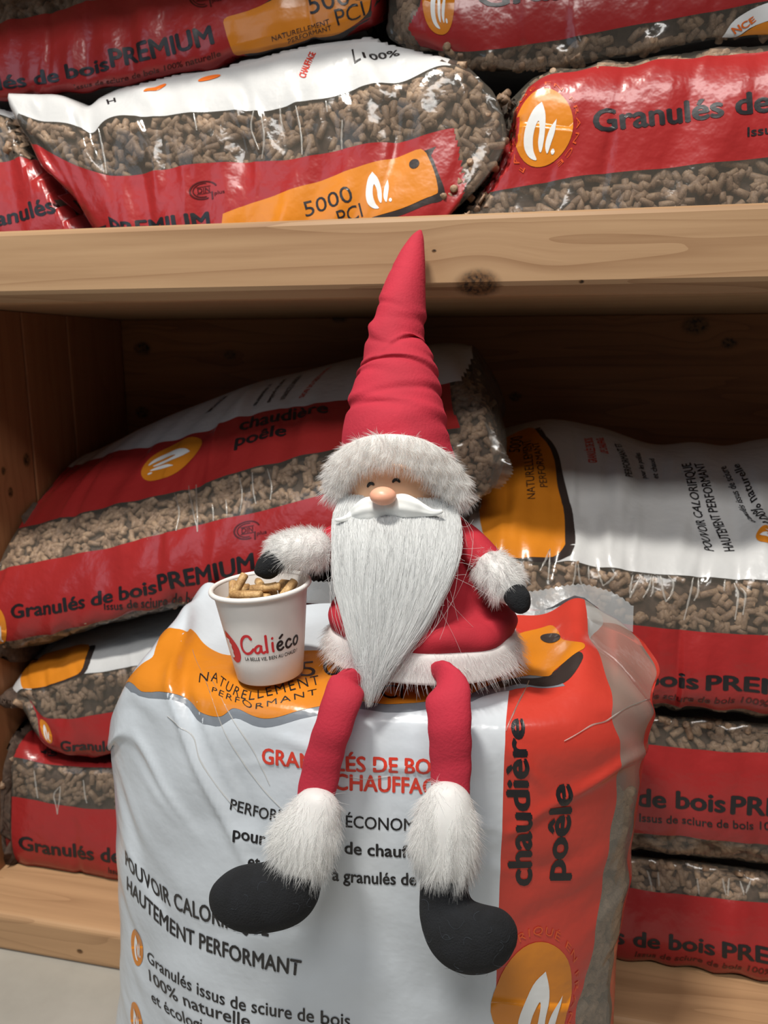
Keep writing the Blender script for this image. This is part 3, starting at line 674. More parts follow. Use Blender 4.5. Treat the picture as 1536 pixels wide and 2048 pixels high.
def flat_text(body, bold=0., shear=0., spacing=1., nx=1, ny=1):
    """letters as flat faces; x 0..1 over the line's width, y 0 at the baseline and 1 at the cap height"""
    cu = bpy.data.curves.new('line', 'FONT'); cu.body = body; cu.offset = min(bold, 0); cu.shear = shear; cu.space_character = spacing; cu.resolution_u = 3
    ob = bpy.data.objects.new('line', cu); COL.objects.link(ob)
    dg = bpy.context.evaluated_depsgraph_get(); me = ob.evaluated_get(dg).to_mesh()
    bm = bmesh.new(); bm.from_mesh(me); ob.evaluated_get(dg).to_mesh_clear()
    bpy.data.objects.remove(ob); bpy.data.curves.remove(cu)
    bmesh.ops.remove_doubles(bm, verts=bm.verts, dist=1e-5)
    xs = [v.co.x for v in bm.verts]; x0, x1 = min(xs), max(xs)
    for v in bm.verts: v.co.x = (v.co.x - x0) / (x1 - x0); v.co.y /= .682; v.co.z = 0
    cut(bm, nx, ny, 0, 1, -.4, 1.3)
    V, F = bm_out(bm)
    if bold > 0:
        n = len(V); bx = bold / (x1 - x0); by = bold / .682
        sh = [(0, 0), (-bx, 0), (bx, 0), (0, by * .7), (0, -by * .7)]
        V = np.concatenate([V + np.array(d) for d in sh]); F = [tuple(i + k * n for i in f) for k in range(len(sh)) for f in F]
    return V, F


def flat_poly(loops, nx=6, ny=6):
    """filled outline (outer loop, holes)"""
    pts = [Vector((x, y, 0)) for l in loops for x, y in l]
    tris = tessellate_polygon([[Vector((x, y, 0)) for x, y in l] for l in loops])
    bm = bmesh.new(); vs = [bm.verts.new(p) for p in pts]
    for t in tris:
        try: bm.faces.new([vs[i] for i in t])
        except ValueError: pass
    xs = [p.x for p in pts]; ys = [p.y for p in pts]
    cut(bm, nx, ny, min(xs), max(xs), min(ys), max(ys))
    return bm_out(bm)


def stroke(path, w, closed=False):
    """outline of a brush line"""
    p = np.array(path, float); n = len(p)
    d = np.gradient(p, axis=0) if not closed else (np.roll(p, -1, 0) - np.roll(p, 1, 0))
    d /= np.linalg.norm(d, axis=1, keepdims=True) + 1e-9
    nn = np.stack([-d[:, 1], d[:, 0]], 1)
    w = np.broadcast_to(np.asarray(w, float), (n,))[:, None] / 2
    V = np.concatenate([p + nn * w, p - nn * w])
    F = [(i, i + 1, n + i + 1, n + i) for i in range(n - 1)]
    if closed: F.append((n - 1, 0, n, 2 * n - 1))
    else:
        for c, base, sg in ((0, math.atan2(-d[0, 1], -d[0, 0]), 1), (n - 1, math.atan2(d[-1, 1], d[-1, 0]), 1)):
            k0 = len(V); r = w[c, 0]
            a = base + np.linspace(-math.pi / 2, math.pi / 2, 9)
            V = np.concatenate([V, [p[c]], p[c] + r * np.stack([np.cos(a), np.sin(a)], 1)])
            F += [(k0, k0 + 1 + i, k0 + 2 + i) for i in range(8)]
    return V, F


def spline2(pts, n=10):
    p = np.array(pts, float); k = np.arange(len(p)); return herm(k, p, np.linspace(0, len(p) - 1, (len(p) - 1) * n + 1))


def circle(cx, cy, rx, ry, a0=0, a1=360, n=40):
    a = np.radians(np.linspace(a0, a1, n, endpoint=(a1 - a0) % 360 != 0)); return np.stack([cx + rx * np.cos(a), cy + ry * np.sin(a)], 1)


LEAF = [spline2([(.47, 1.), (.22, .84), (.03, .52), (.04, .24), (.22, .06), (.46, .0), (.34, .16), (.29, .36), (.33, .55), (.42, .66), (.47, .50), (.46, .30), (.53, .14), (.60, .17), (.64, .45), (.61, .78), (.47, 1.)], 4)[:-1],
        spline2([(.97, .72), (.78, .52), (.69, .26), (.77, .10), (.86, .28), (.95, .50), (.97, .72)], 4)[:-1], circle(.93, .13, .055, .055, n=12)]


class Print:
    """things printed on one bag, laid on its surface"""
    def __init__(s, key, root): s.P, s.N = SURFACES[key]; s.root = root; s.key = key
    def at(s, uv, off):
        uv = np.asarray(uv, float)
        u = np.clip(uv[:, 0], 0, s.P.shape[1] - 1.001); v = np.clip(uv[:, 1], 0, s.P.shape[0] - 1.001)
        j = u.astype(int); i = v.astype(int); fu = (u - j)[:, None]; fv = (v - i)[:, None]
        b = lambda G: (G[i, j] * (1 - fu) + G[i, j + 1] * fu) * (1 - fv) + (G[i + 1, j] * (1 - fu) + G[i + 1, j + 1] * fu) * fv
        return b(s.P) + b(s.N) * off
    def quad(s, V, q):
        """unit square -> the four surface corners (bottom left, bottom right, top right, top left)"""
        q = np.array(q, float); x = V[:, :1]; y = V[:, 1:2]
        return (1 - y) * ((1 - x) * q[0] + x * q[1]) + y * ((1 - x) * q[3] + x * q[2])
    def make(s, name, mat, pieces, off, parent=None):
        so = Soup()
        for uv, F in pieces: so.add(s.at(uv, off), F)
        return so.build(name, [M[mat]], parent or s.root)
    def size(s, quad):
        p = s.at(np.array(quad, float), 0); return max(np.linalg.norm(p[0] - p[1]), np.linalg.norm(p[3] - p[2])), np.linalg.norm(p[0] - p[3])
    def text(s, body, quad, mat='black', bold=.02, off=.0005, shear=0, spacing=1.):
        w, h = s.size(quad); nx = max(2, int(w / .006)); ny = max(1, int(h * 1.7 / .006))
        V, F = flat_text(body, bold, shear, spacing, min(nx, 70), min(ny, 10))
        return s.make('lettering', mat, [(s.quad(V, quad), F)], off)
    def path(s, body, bots, tops, mat='black', bold=.02, off=.0005, shear=0, spacing=1.):
        b = np.array(bots, float); t = np.array(tops, float); pb = s.at(b, 0)
        L = np.concatenate([[0], np.cumsum(np.linalg.norm(np.diff(pb, axis=0), axis=1))]); W = L[-1]; L = L / W
        h = np.linalg.norm(pb[0] - s.at(t, 0)[0])
        V, F = flat_text(body, bold, shear, spacing, min(80, int(W / .005) + 2), min(8, int(h * 1.7 / .006) + 1))
        x = V[:, 0]; y = V[:, 1:2]
        return s.make('lettering', mat, [((1 - y) * herm(L, b, x) + y * herm(L, t, x), F)], off)
    def poly(s, part, mat, loops, quad, off, n=10, parent=None):
        V, F = flat_poly(loops, n, n); return s.make(part, mat, [(s.quad(V, quad), F)], off, parent)
    def outline(s, part, mat, uvs, off, nx=40, ny=14, smooth_n=3, parent=None):
        l = spline2(list(uvs) + [uvs[0]], smooth_n)[:-1]
        V, F = flat_poly([l], nx, ny); return s.make(part, mat, [(V, F)], off, parent)
    def leaf(s, quad, box, off, parent=None):
        return s.make('leaf_mark', 'whiteink', [(s.quad(V * [box[2], box[3]] + [box[0], box[1]], quad), F) for V, F in (flat_poly([l], 5, 6) for l in LEAF)], off, parent)
    def emblem(s, quad, ring=True, leaf=(.26, .10, .50, .72), ringcol='ring_ink', text='FABRIQUÉ EN FRANCE', arc=(200, -20)):
        """orange disc with the white leaf mark, lettering round it"""
        o = s.poly('emblem', 'orange', [circle(.5, .5, .5, .5)], quad, .0005, 12)
        s.leaf(quad, leaf, .0009, o)
        if ring:
            V, F = flat_text(text, .0, 0, 1.25, 40, 2)
            a = np.radians(arc[0] + (arc[1] - arc[0]) * V[:, 0]); r = .555 + .062 * V[:, 1]
            s.make('lettering', ringcol, [(s.quad(np.stack([.5 + r * np.cos(a), .5 + r * np.sin(a)], 1), quad), F)], .0006, o)
    def quality(s, quad, mat='darkred'):
        """open double ring with letters in a box"""
        pc = []
        for r, w, a0, a1 in ((.36, .05, 20, 285), (.28, .035, 75, 280)): pc.append(stroke(circle(.38, .56, r, r * 1.0, a0, a1, 36), w))
        for y in (.42, .70): pc.append(stroke([(.2, y), (.38, y), (.56, y)], .025))
        pc.append(stroke([(.60, .42), (.60, .30), (.60, .14)], .05))
        o = s.make('quality_mark', mat, [(s.quad(V, quad), F) for V, F in pc], .0005)
        for body, sc, sh in (('DIN', [.32, .20], [.22, .46]), ('plus', [.28, .14], [.66, .28])):
            V, F = flat_text(body, .015, 0, 1., 3, 2); s.make('lettering', mat, [(s.quad(V * sc + sh, quad), F)], .0006, o)


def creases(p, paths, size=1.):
    """sharp little folds in the film, whitened so the colour stands in for highlights"""
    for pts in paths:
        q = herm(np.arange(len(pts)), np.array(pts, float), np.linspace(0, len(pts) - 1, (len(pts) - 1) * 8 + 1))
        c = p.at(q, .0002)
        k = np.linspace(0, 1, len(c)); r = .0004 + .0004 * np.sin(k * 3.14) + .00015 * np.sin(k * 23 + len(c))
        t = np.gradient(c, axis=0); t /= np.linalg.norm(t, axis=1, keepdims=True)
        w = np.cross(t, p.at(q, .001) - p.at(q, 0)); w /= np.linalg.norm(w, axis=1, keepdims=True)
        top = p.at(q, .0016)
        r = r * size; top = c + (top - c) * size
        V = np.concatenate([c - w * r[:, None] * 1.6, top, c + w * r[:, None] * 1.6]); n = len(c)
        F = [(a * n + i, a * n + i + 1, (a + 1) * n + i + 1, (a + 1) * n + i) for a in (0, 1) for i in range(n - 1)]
        build('film_fold_highlight', V, F, M['fold_highlight'], p.root)


def cyl_pellets(C, A, Lh, R, seg=8):
    """many short bevelled cylinders at once; returns V, F"""
    n = len(C); t = np.where(np.abs(A[:, 2:3]) < .9, [[0, 0, 1.]], [[1., 0, 0]])
    e1 = np.cross(A, t); e1 /= np.linalg.norm(e1, axis=1, keepdims=True); e2 = np.cross(A, e1)
    ang = np.linspace(0, 2 * np.pi, seg, endpoint=False)
    ring = np.cos(ang)[None, :, None] * e1[:, None] + np.sin(ang)[None, :, None] * e2[:, None]
    parts = []
    for s, k in ((-1, .72), (-.93, 1), (.93, 1), (1, .72)):
        parts.append(C[:, None] + A[:, None] * (s * Lh)[:, None, None] + ring * (R * k)[:, None, None])
    V = np.stack(parts, 1).reshape(-1, 3)
    f = []
    for r in range(3):
        for j in range(seg): f.append((r * seg + j, r * seg + (j + 1) % seg, (r + 1) * seg + (j + 1) % seg, (r + 1) * seg + j))
    f = np.array(f); F = (f[None] + (np.arange(n) * 4 * seg)[:, None, None]).reshape(-1, 4).tolist()
    caps = [list(range(seg))[::-1], list(range(3 * seg, 4 * seg))]
    for i in range(n):
        for c in caps: F.append([k + i * 4 * seg for k in c])
    return V, F


def pellet_fill(P, N, fmask, parent, seed, key, cap=0,  dens=12500, core=.0105, r0=.0038):
    """pellets lying against the inside of the clear film, packed pellets behind"""
    rng = np.random.default_rng(seed)
    nv, nu = P.shape[:2]
    a = P[:-1, :-1]; b = P[:-1, 1:]; c = P[1:, :-1]
    ar = np.linalg.norm(np.cross(b - a, c - a), axis=2) * fmask
    tot = ar.sum(); n = int(tot * dens)
    so = Soup()
    k = int(nv * .58) if key == 'front' else nv
    so.add((P - N * core)[:k].reshape(-1, 3), wound(P[:k], N[:k]), 1)
    if n > 3:
        idx = rng.choice(ar.size, n, p=(ar / tot).ravel()); i, j = np.unravel_index(idx, ar.shape)
        fu, fv = rng.random((2, n, 1))
        p = a[i, j] + (b - a)[i, j] * fu + (c - a)[i, j] * fv; nn = N[i, j]
        t = rng.normal(size=(n, 3)); t -= nn * (t * nn).sum(1, keepdims=True) * rng.choice([1., .25], (n, 1), p=[.8, .2]); t /= np.linalg.norm(t, axis=1, keepdims=True)
        R = r0 * rng.uniform(.92, 1.08, n); Lh = rng.uniform(.0042, .0098, n)
        tilt = np.abs((t * nn).sum(1))
        dep = R + .0009 + tilt * Lh * .8 + rng.uniform(0, .0028, n)
        if cap: dep = dep + np.where((j < cap) | (j > nu - 2 - cap), Lh * .8 + .004, 0)
        V, F = cyl_pellets(p - nn * dep[:, None], t, Lh, R)
        so.add(V, F, 0)
    for V_ in so.V:
        pressed(V_, key); V_[:, 1] = np.maximum(V_[:, 1], P[..., 1].min() + .001)
        if key == 'p': V_[:, 2] = np.minimum(V_[:, 2], 1.235)
        V_[:, 0] = np.maximum(V_[:, 0], P[..., 0].min() + .0005); V_[:, 2] = np.maximum(V_[:, 2], P[..., 2].min() + .0005)
    o = so.build('pellets', [M['pellet'], M['core']], parent)
    tag(o, 'brown wood pellets seen through the clear film', kind='stuff')
    return o


def base_of(P): return (float(P[..., 0].mean()), float(P[..., 1].mean()), float(P[..., 2].min()))


GROUP = 'bags of wood pellets on the shelf'


def shelf_bag(key, label, bands, back='white'):
    """bands: per row interval (material, [(u, v)] left limit or None, right limit or None)"""
    P, N = SURFACES[key]
    root = empty('pellet_bag', base_of(P), label, 'bag', GROUP)
    nv, nu = P.shape[:2]; sub = (nv - 1) // (len(ROWS[key]) + 5)
    names = ['clear', 'red', 'white']
    fm = np.zeros((nv - 1, nu - 1), int)
    uc = np.arange(nu - 1) + .5
    for i in range(nv - 1):
        k = i // sub
        if k < len(bands): mat, lo, hi = bands[k]
        else: mat, lo, hi = back, [(12, 0)], [(nu - 12, 0)]
        f = np.full(nu - 1, names.index(mat))
        for lim, sg in ((lo, -1), (hi, 1)):
            if lim:
                lim = sorted(lim, key=lambda q: q[1]); e = np.interp(i + .5, [q[1] for q in lim], [q[0] for q in lim])
                f[(uc - e) * sg > 0] = 0
        fm[i] = f
    build('bag_film', P.reshape(-1, 3), wound(P, N), [M[n] for n in names], root, fm=fm.ravel())
    vis = np.zeros_like(fm); vis[:len(bands) * sub + 3] = 1
    for side, keys in ((slice(0, 8), 'qst'), (slice(-8, None), 'aq')):
        if key not in keys: vis[:, side] = 0
    pellet_fill(P, N, (fm == 0) & (vis > 0), root, sum(map(ord, key)), key, cap=9)
    return root

# ------------------------------------------------------------------ bags on the shelf
A = shelf_bag('a', 'tilted bag with red bands lying behind the cup, its raised right end behind the doll',
              [('white', None, [(304.9897,3.7473),(289.2884,11.3277)]), ('red', None, [(288.2957,12.1303),(288.5813,17.2268)]), ('clear', None, None), ('red', None, [(280.9399,27.9158),(284.2313,34.216)]), ('clear', None, None)])
p = Print('a', A)
p.text('chaudière', [(163.9657,11.6819),(218.8548,11.6061),(217.0081,9.2679),(161.927,9.508)], bold=.03)
p.text('poêle', [(164.8549,14.2695),(195.6342,14.2469),(194.6255,12.4708),(163.5298,12.4662)], bold=.03)
p.emblem([(99.11,10.3923),(100.9919,16.2624),(138.2873,15.2679),(138.4826,9.07)], ring=False)
p.text('Granulés de bois', [(32.6539,32.7509),(126.2492,33.4214),(124.2596,31.8182),(31.0285,31.3066)], bold=.035)
p.text('PREMIUM', [(127.9006,33.1792),(182.129,33.5912),(179.9543,31.5796),(125.1201,31.3843)], bold=.035)
p.text('Issus de sciure de bois 100% naturelle', [(95.302,34.0518),(199.6829,39.2856),(196.9974,35.1472),(94.1509,33.2266)], bold=.02)
p.quality([(168.9166,30.2333),(188.6311,30.6249),(187.1899,27.7012),(167.6868,27.6263)])
p.emblem([(22,36),(31.9775,37.2793),(28.9406,31.3695),(16.7724,31.2786)], ring=False)
p.outline('printed_tag', 'orange', [(187.0073,32.3727),(195.0576,31.2302),(216.6622,31.3807),(219.3258,33.6381),(192.645,34.1469)], .0005, 60, 24)
p.text('GRANULÉS DE BOIS', [(205.9536,2.1952),(196.5102,7.7836),(199.6281,7.6858),(208.9177,1.8812)], 'redink')
p.text('PERFORMANT ET ÉCONOMIQUE', [(185.1274,2.4903),(183.9131,7.6275),(186.6131,7.522),(188.8235,2.6454)])
p.text('pour les poêles', [(175.7123,2.7771),(175.4626,7.6888),(178.4558,7.6784),(178.7012,2.6805)])
p.text('et chaudières', [(166.4013,3.2671),(164.8036,7.3716),(167.7976,7.3516),(169.8989,3.3323)])
p.text('POUVOIR', [(128.15,2.3569),(124.1836,5.3609),(128.5429,5.5551),(134.3028,2.9564)], bold=.03)
p.text('s', [(20,19),(20,17),(19,17),(20,18)], bold=.03)

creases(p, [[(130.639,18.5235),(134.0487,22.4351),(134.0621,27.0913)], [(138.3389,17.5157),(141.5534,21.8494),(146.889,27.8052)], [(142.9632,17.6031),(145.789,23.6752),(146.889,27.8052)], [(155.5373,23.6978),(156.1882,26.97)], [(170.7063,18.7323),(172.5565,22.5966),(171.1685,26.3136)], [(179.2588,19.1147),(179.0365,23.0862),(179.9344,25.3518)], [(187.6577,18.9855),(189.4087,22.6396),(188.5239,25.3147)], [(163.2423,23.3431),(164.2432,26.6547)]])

B = shelf_bag('b', 'sagging bag with orange tag squeezed between two bags left of the upright bag',
              [('white', None, None), ('clear', None, None), ('red', [(18.5073,18.8677),(24.6851,20.637)], None), ('red', [(17,25),(22.5948,24.2501)], None)])
p = Print('b', B)
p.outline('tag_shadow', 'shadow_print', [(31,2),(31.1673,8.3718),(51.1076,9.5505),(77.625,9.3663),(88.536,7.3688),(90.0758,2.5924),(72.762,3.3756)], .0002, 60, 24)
p.outline('printed_tag', 'orange', [(32,3),(23,3),(25.0579,7.7128),(26.5963,8.955),(32.4983,8.8205),(56.527,9.2475),(75.4921,8.8869),(83.5384,7.2226),(83.7053,2.2122),(55.6346,1.6555)], .0005, 60, 24)
p.emblem([(27.1661,25.3594),(36.4731,26.5022),(38.6336,19.1039),(26.8643,19.6597)], ring=False)
p.text('Granulés', [(44.9852,25.7134),(97.248,26.0866),(98.1292,23.546),(47.685,23.0058)], bold=.035)

C = shelf_bag('c', 'lowest bag of the left stack, resting on the bottom plank',
              [('red', None, None), ('clear', None, None), ('red', None, None), ('clear', None, None)])
p = Print('c', C)
p.text('Granulés de', [(60.9733,23.9889),(148.2093,23.7439),(147.2124,22.12),(60.1262,22.3663)], bold=.035)
p.text('Issus de', [(138.1423,25.3326),(155.6547,25.9067),(155.3843,24.9364),(138.0337,24.4564)])
p.emblem([(37,24),(8,26),(49.9543,20.7596),(43,20)], ring=False)
p.text('ê', [(78.8329,6.6356),(91.7331,5.5534),(93.3869,2.8614),(80.2124,5.1755)], bold=.03)

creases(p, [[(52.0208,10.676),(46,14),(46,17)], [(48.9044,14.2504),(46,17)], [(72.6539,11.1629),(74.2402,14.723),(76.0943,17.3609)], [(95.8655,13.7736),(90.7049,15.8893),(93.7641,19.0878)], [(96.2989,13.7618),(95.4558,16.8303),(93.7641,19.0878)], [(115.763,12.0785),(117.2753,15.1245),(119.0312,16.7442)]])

D = shelf_bag('d', 'top bag of the right stack, its white face with orange tag and text upwards',
              [('white', None, None), ('white', None, None), ('clear', None, None), ('red', None, None), ('clear', None, None)])
p = Print('d', D)
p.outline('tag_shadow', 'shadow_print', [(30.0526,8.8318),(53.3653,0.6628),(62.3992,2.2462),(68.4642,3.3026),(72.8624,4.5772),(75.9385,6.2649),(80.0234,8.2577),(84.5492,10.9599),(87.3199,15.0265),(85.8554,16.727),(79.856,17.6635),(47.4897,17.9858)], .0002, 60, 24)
p.outline('printed_tag', 'orange', [(14.2053,8.7146),(20.0632,4.4862),(25.5711,2.0293),(49.157,0.0733),(58.0415,2.2415),(64.4336,3.5073),(68.4624,4.6321),(70.2878,5.6226),(72.3183,7.307),(76.7963,9.7316),(80.0075,14.7829),(79.6647,16.0742),(71.3163,17.4156),(51.9265,17.8627),(32.5807,17.7989),(18.6244,14.5301)], .0005, 60, 24)
p.text('NATURELLEMENT', [(55.8978,8.9011),(51.5371,2.6319),(44.7398,2.4816),(49.9301,9.2201)], bold=.0, off=.0009)
p.text('PERFORMANT', [(64.8667,7.6193),(57.4625,3.1916),(52.3973,3.2694),(59.2049,7.7812)], bold=.0, off=.0009)
p.text('5000', [(43.5726,3.9396),(45.3263,1.5342),(36.3665,1.4281),(35.2224,3.6372)], bold=.0, off=.0009)
p.text('GRANULÉS DE BOIS', [(100.054,4.6645),(95.9628,1.4943),(90.2605,1.85),(94.0051,4.7649)], 'redink', bold=.03)
p.text('DE CHAUFFAGE', [(108.3599,3.1723),(103.966,1.0967),(98.8172,1.5692),(102.29,3.2797)], 'redink', bold=.03)
p.text('PERFORMANT ET', [(125.967,5.5293),(116.3392,1.2629),(112.4432,1.5116),(120.4718,5.911)], bold=.02)
p.text('pour les poêles', [(136.7273,4.9583),(130.5989,1.5764),(126.485,2.008),(132.9348,4.9347)], bold=.02)
p.text('et chaud', [(144.3881,4.9242),(140.7913,2.0105),(137.5019,2.0407),(140.2844,4.9469)], bold=.02)
p.text('POUVOIR CALORIFIQUE', [(184.8752,14.7843),(165.5906,2.8284),(159.4626,2.9889),(178.6003,14.3009)], bold=.02)
p.text('HAUTEMENT PERFORMANT', [(198.7919,14.474),(173.6588,3.0156),(167.9467,3.0649),(191.9425,14.7347)], bold=.02)
p.text('Granulés issus de sciure', [(212.121,11.1524),(189.4854,2.9374),(184.6955,3.5369),(207.257,10.2359)], bold=.02)
p.text('100% naturelle', [(221.3816,11.0307),(198.1418,2.6122),(193.5151,2.7826),(215.7036,11.5018)], bold=.02)
p.emblem([(228.4242,13.9189),(226.9146,11.44),(211.329,12.0233),(212.3663,14.3869)], ring=False, leaf=(.28, .12, .46, .74))
p.text('Granulés de bois', [(17.6052,33.5184),(173.7288,32.8104),(173.9858,31.2101),(17.5438,31.9966)], bold=.035)
p.text('PREMIUM', [(179.8066,32.8446),(272.6991,32.803),(273.1232,31.2369),(180.0894,31.297)], bold=.035)
p.text('Issus de sciure de bois 100% naturelle', [(120.3648,34.9606),(254.3796,34.308),(254.26,33.4817),(120.3754,33.9518)], 'darkred', shear=.2)

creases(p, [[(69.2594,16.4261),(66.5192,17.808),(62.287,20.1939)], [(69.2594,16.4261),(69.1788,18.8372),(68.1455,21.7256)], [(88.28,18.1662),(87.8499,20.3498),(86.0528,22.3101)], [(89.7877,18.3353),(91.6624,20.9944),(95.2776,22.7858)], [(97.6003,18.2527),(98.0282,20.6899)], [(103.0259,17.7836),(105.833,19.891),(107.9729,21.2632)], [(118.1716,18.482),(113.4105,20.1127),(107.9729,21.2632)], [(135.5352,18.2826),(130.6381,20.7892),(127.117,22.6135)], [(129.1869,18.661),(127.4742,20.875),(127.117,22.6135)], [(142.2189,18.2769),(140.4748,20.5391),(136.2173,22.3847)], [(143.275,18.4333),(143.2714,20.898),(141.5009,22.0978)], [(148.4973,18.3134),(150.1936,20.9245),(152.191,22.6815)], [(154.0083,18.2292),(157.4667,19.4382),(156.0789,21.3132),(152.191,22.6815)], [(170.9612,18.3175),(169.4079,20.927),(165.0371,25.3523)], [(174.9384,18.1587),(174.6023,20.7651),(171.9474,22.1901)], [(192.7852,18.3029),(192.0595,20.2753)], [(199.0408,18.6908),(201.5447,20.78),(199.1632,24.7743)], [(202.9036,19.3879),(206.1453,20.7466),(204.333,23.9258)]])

E_ = shelf_bag('e', 'middle bag of the right stack, red band between two pellet windows',
               [('clear', None, None), ('clear', None, None), ('red', None, None), ('clear', None, None), ('clear', None, None)])
p = Print('e', E_)
p.text('Granulés de bois', [(50.7114,24.0475),(192.3282,23.6935),(192.6997,22.0048),(50.6906,22.3382)], bold=.035)
p.text('PREMIUM', [(196.7135,23.801),(282.0395,23.7026),(282.4075,22.1106),(197.4034,22.0569)], bold=.035)
p.text('Issus de sciure de bois 100% naturelle', [(134.128,25.5243),(265.9736,25.1609),(266.0301,24.3592),(134.1265,24.6246)], bold=.015)

F_ = shelf_bag('f', 'lowest bag of the right stack, resting on the bottom plank',
               [('clear', None, None), ('clear', None, None), ('red', None, None), ('clear', None, None)])
p = Print('f', F_)
p.text('Granulés de bois', [(53.5406,24.1466),(185.1243,23.9511),(185.6406,22.2889),(53.59,22.2407)], bold=.035)
p.text('PREMIUM', [(190.9888,23.8493),(270.8809,23.9971),(271.0938,22.4636),(191.0892,22.1591)], bold=.035)
p.text('Issus de sciure de bois 100% naturelle', [(130.3293,25.6907),(254.4873,25.3006),(254.515,24.5249),(130.347,24.7421)], 'darkred', shear=.2)

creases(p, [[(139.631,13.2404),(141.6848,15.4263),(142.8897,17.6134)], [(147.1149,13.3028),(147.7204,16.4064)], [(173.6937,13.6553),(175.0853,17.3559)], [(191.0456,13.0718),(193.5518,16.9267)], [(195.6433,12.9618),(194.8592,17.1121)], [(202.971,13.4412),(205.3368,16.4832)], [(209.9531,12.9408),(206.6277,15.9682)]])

T1 = shelf_bag('p', 'upper left bag on the top shelf with orange tag, lying on the white topped bag',
               [('clear', None, None), ('red', None, None), ('red', None, None)])
p = Print('p', T1)
p.text('nulés de bois', [(18.9611,16.5087),(123.5133,15.6146),(121.4932,14.3977),(16.4577,14.7353)], bold=.035)
p.text('PREMIUM', [(125.7356,15.4296),(199.4616,15.4018),(196.3746,13.926),(123.4007,13.9129)], bold=.035)
p.text('Issus de sciure de bois 100% naturelle', [(97.3261,17.5088),(204.0741,16.7708),(203.3929,16.1578),(96.8104,16.674)], 'darkred')
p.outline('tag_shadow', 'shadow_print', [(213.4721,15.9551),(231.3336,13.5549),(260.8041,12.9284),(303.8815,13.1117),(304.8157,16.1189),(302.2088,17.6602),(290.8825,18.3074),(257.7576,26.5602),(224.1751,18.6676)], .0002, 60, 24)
p.outline('printed_tag', 'orange', [(205.7612,13.95),(208.66,13.6169),(231.3282,13.519),(260.8053,12.8582),(299.4549,12.6031),(303.3,14.1807),(303.41,15.4188),(300.4725,16.4098),(290.8838,16.9859),(258.0495,17.6711),(224.2551,17.5229),(215.311,17.7762),(210.0627,15.8427)], .0005, 60, 24)
p.text('5000', [(264.8156,14.8247),(301.1205,14.6615),(297.5929,13.1828),(261.481,13.3664)], bold=.0, off=.0009)
p.text('PCI', [(283.2336,16.2921),(300.7476,16.2933),(298.2981,14.8054),(280.5288,14.8878)], bold=.0, off=.0009)
p.text('NATURELLEMENT', [(239.8425,16.5928),(278.018,15.9678),(277.3076,15.5318),(239.2971,16.0555)], bold=.0, off=.0009)
p.text('PERFORMANT', [(250.4224,17.3022),(279.3187,16.5628),(278.6831,16.0857),(249.8196,16.6754)], bold=.0, off=.0009)
p.quality([(183.5234,12.7594),(206.9155,12.8597),(203.3894,11.0316),(180.1054,10.5913)])

T2 = shelf_bag('q', 'white topped bag on the top shelf, wide pellet window above the red band',
               [('white', None, [(321.9671,14.8548),(318.1338,21.1528)]), ('clear', None, None), ('red', None, [(311.1925,44.2178),(317.6714,48.2237),(331.7419,53.9832),(341.2687,61.1364)]), ('red', None, None)])
p = Print('q', T2)
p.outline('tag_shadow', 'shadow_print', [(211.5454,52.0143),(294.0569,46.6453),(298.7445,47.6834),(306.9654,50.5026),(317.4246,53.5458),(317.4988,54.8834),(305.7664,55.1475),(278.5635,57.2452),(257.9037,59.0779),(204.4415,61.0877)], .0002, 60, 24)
p.outline('printed_tag', 'orange', [(153.2709,53.7106),(172.7854,52.0607),(209.6861,49.6525),(267.0946,47.2352),(287.875,46.1352),(294.1993,46.8882),(297.8848,48.151),(311.3492,52.9368),(310.2159,53.7426),(301.7389,54.2071),(275.6759,56.2391),(255.8233,57.6645),(204.3153,60.8414),(158.2312,61.6072)], .0005, 60, 24)
p.poly('tag_hole', 'shadow_print', [circle(.5, .5, .5, .5)], [(286.5039,49.2113),(292.9792,49.0639),(290.5119,47.5836),(283.9024,47.6796)], .0009, 3)
p.text('5000', [(218.6145,55.0222),(252.5646,53.3835),(245.8825,50.8084),(213.3501,52.462)], bold=.0, off=.0009)
p.text('PCI', [(247.8458,57.3067),(264.3006,56.2597),(257.6551,53.8321),(241.7349,54.8868)], bold=.0, off=.0009)
p.leaf([(266.7435,55.653),(282.7717,54.358),(269.675,48.8483),(252.8437,49.3432)], (0, 0, 1, 1), .0009)
p.quality([(126.9816,51.8715),(155.4041,51.0779),(152.8058,46.8829),(125.8172,47.5555)])
p.text('PREMIUM', [(60.5528,56.9761),(143.2373,55.6608),(140.5335,53.0553),(59.8364,53.986)], bold=.035)
p.text('s', [(41.13,68.3929),(53.997,59.5669),(55.0248,55.868),(44.6254,60.6971)], bold=.035)
p.text('CHAUFFAGE', [(225.5595,13.728),(236.5289,3.4964),(232.5953,2.1737),(221.3348,12.5629)], 'redink', bold=.03)
for qd in ([(109.225,10.342),(126.337,5.6592),(126.0936,2.8025),(109.4775,7.7212)], [(150.221,7.6958),(167.1458,5.2872),(167.3686,2.9681),(150.4921,4.9355)]):
    p.poly('emblem', 'orangeink', [circle(.5, .5, .5, .5)], qd, .0006, 4)
p.text('L', [(259.8991,12.146),(264.911,10.879),(266.1153,4.0099),(260.7113,5.2918)], bold=.0)
p.text('100%', [(267.3152,9.8503),(291.8496,8.6123),(291.8719,5.4658),(267.2053,6.6318)], bold=.02)
p.text('H', [(79.1968,10.782),(85.4064,9.8262),(85.4019,6.0894),(78.8776,5.9777)], bold=.02)

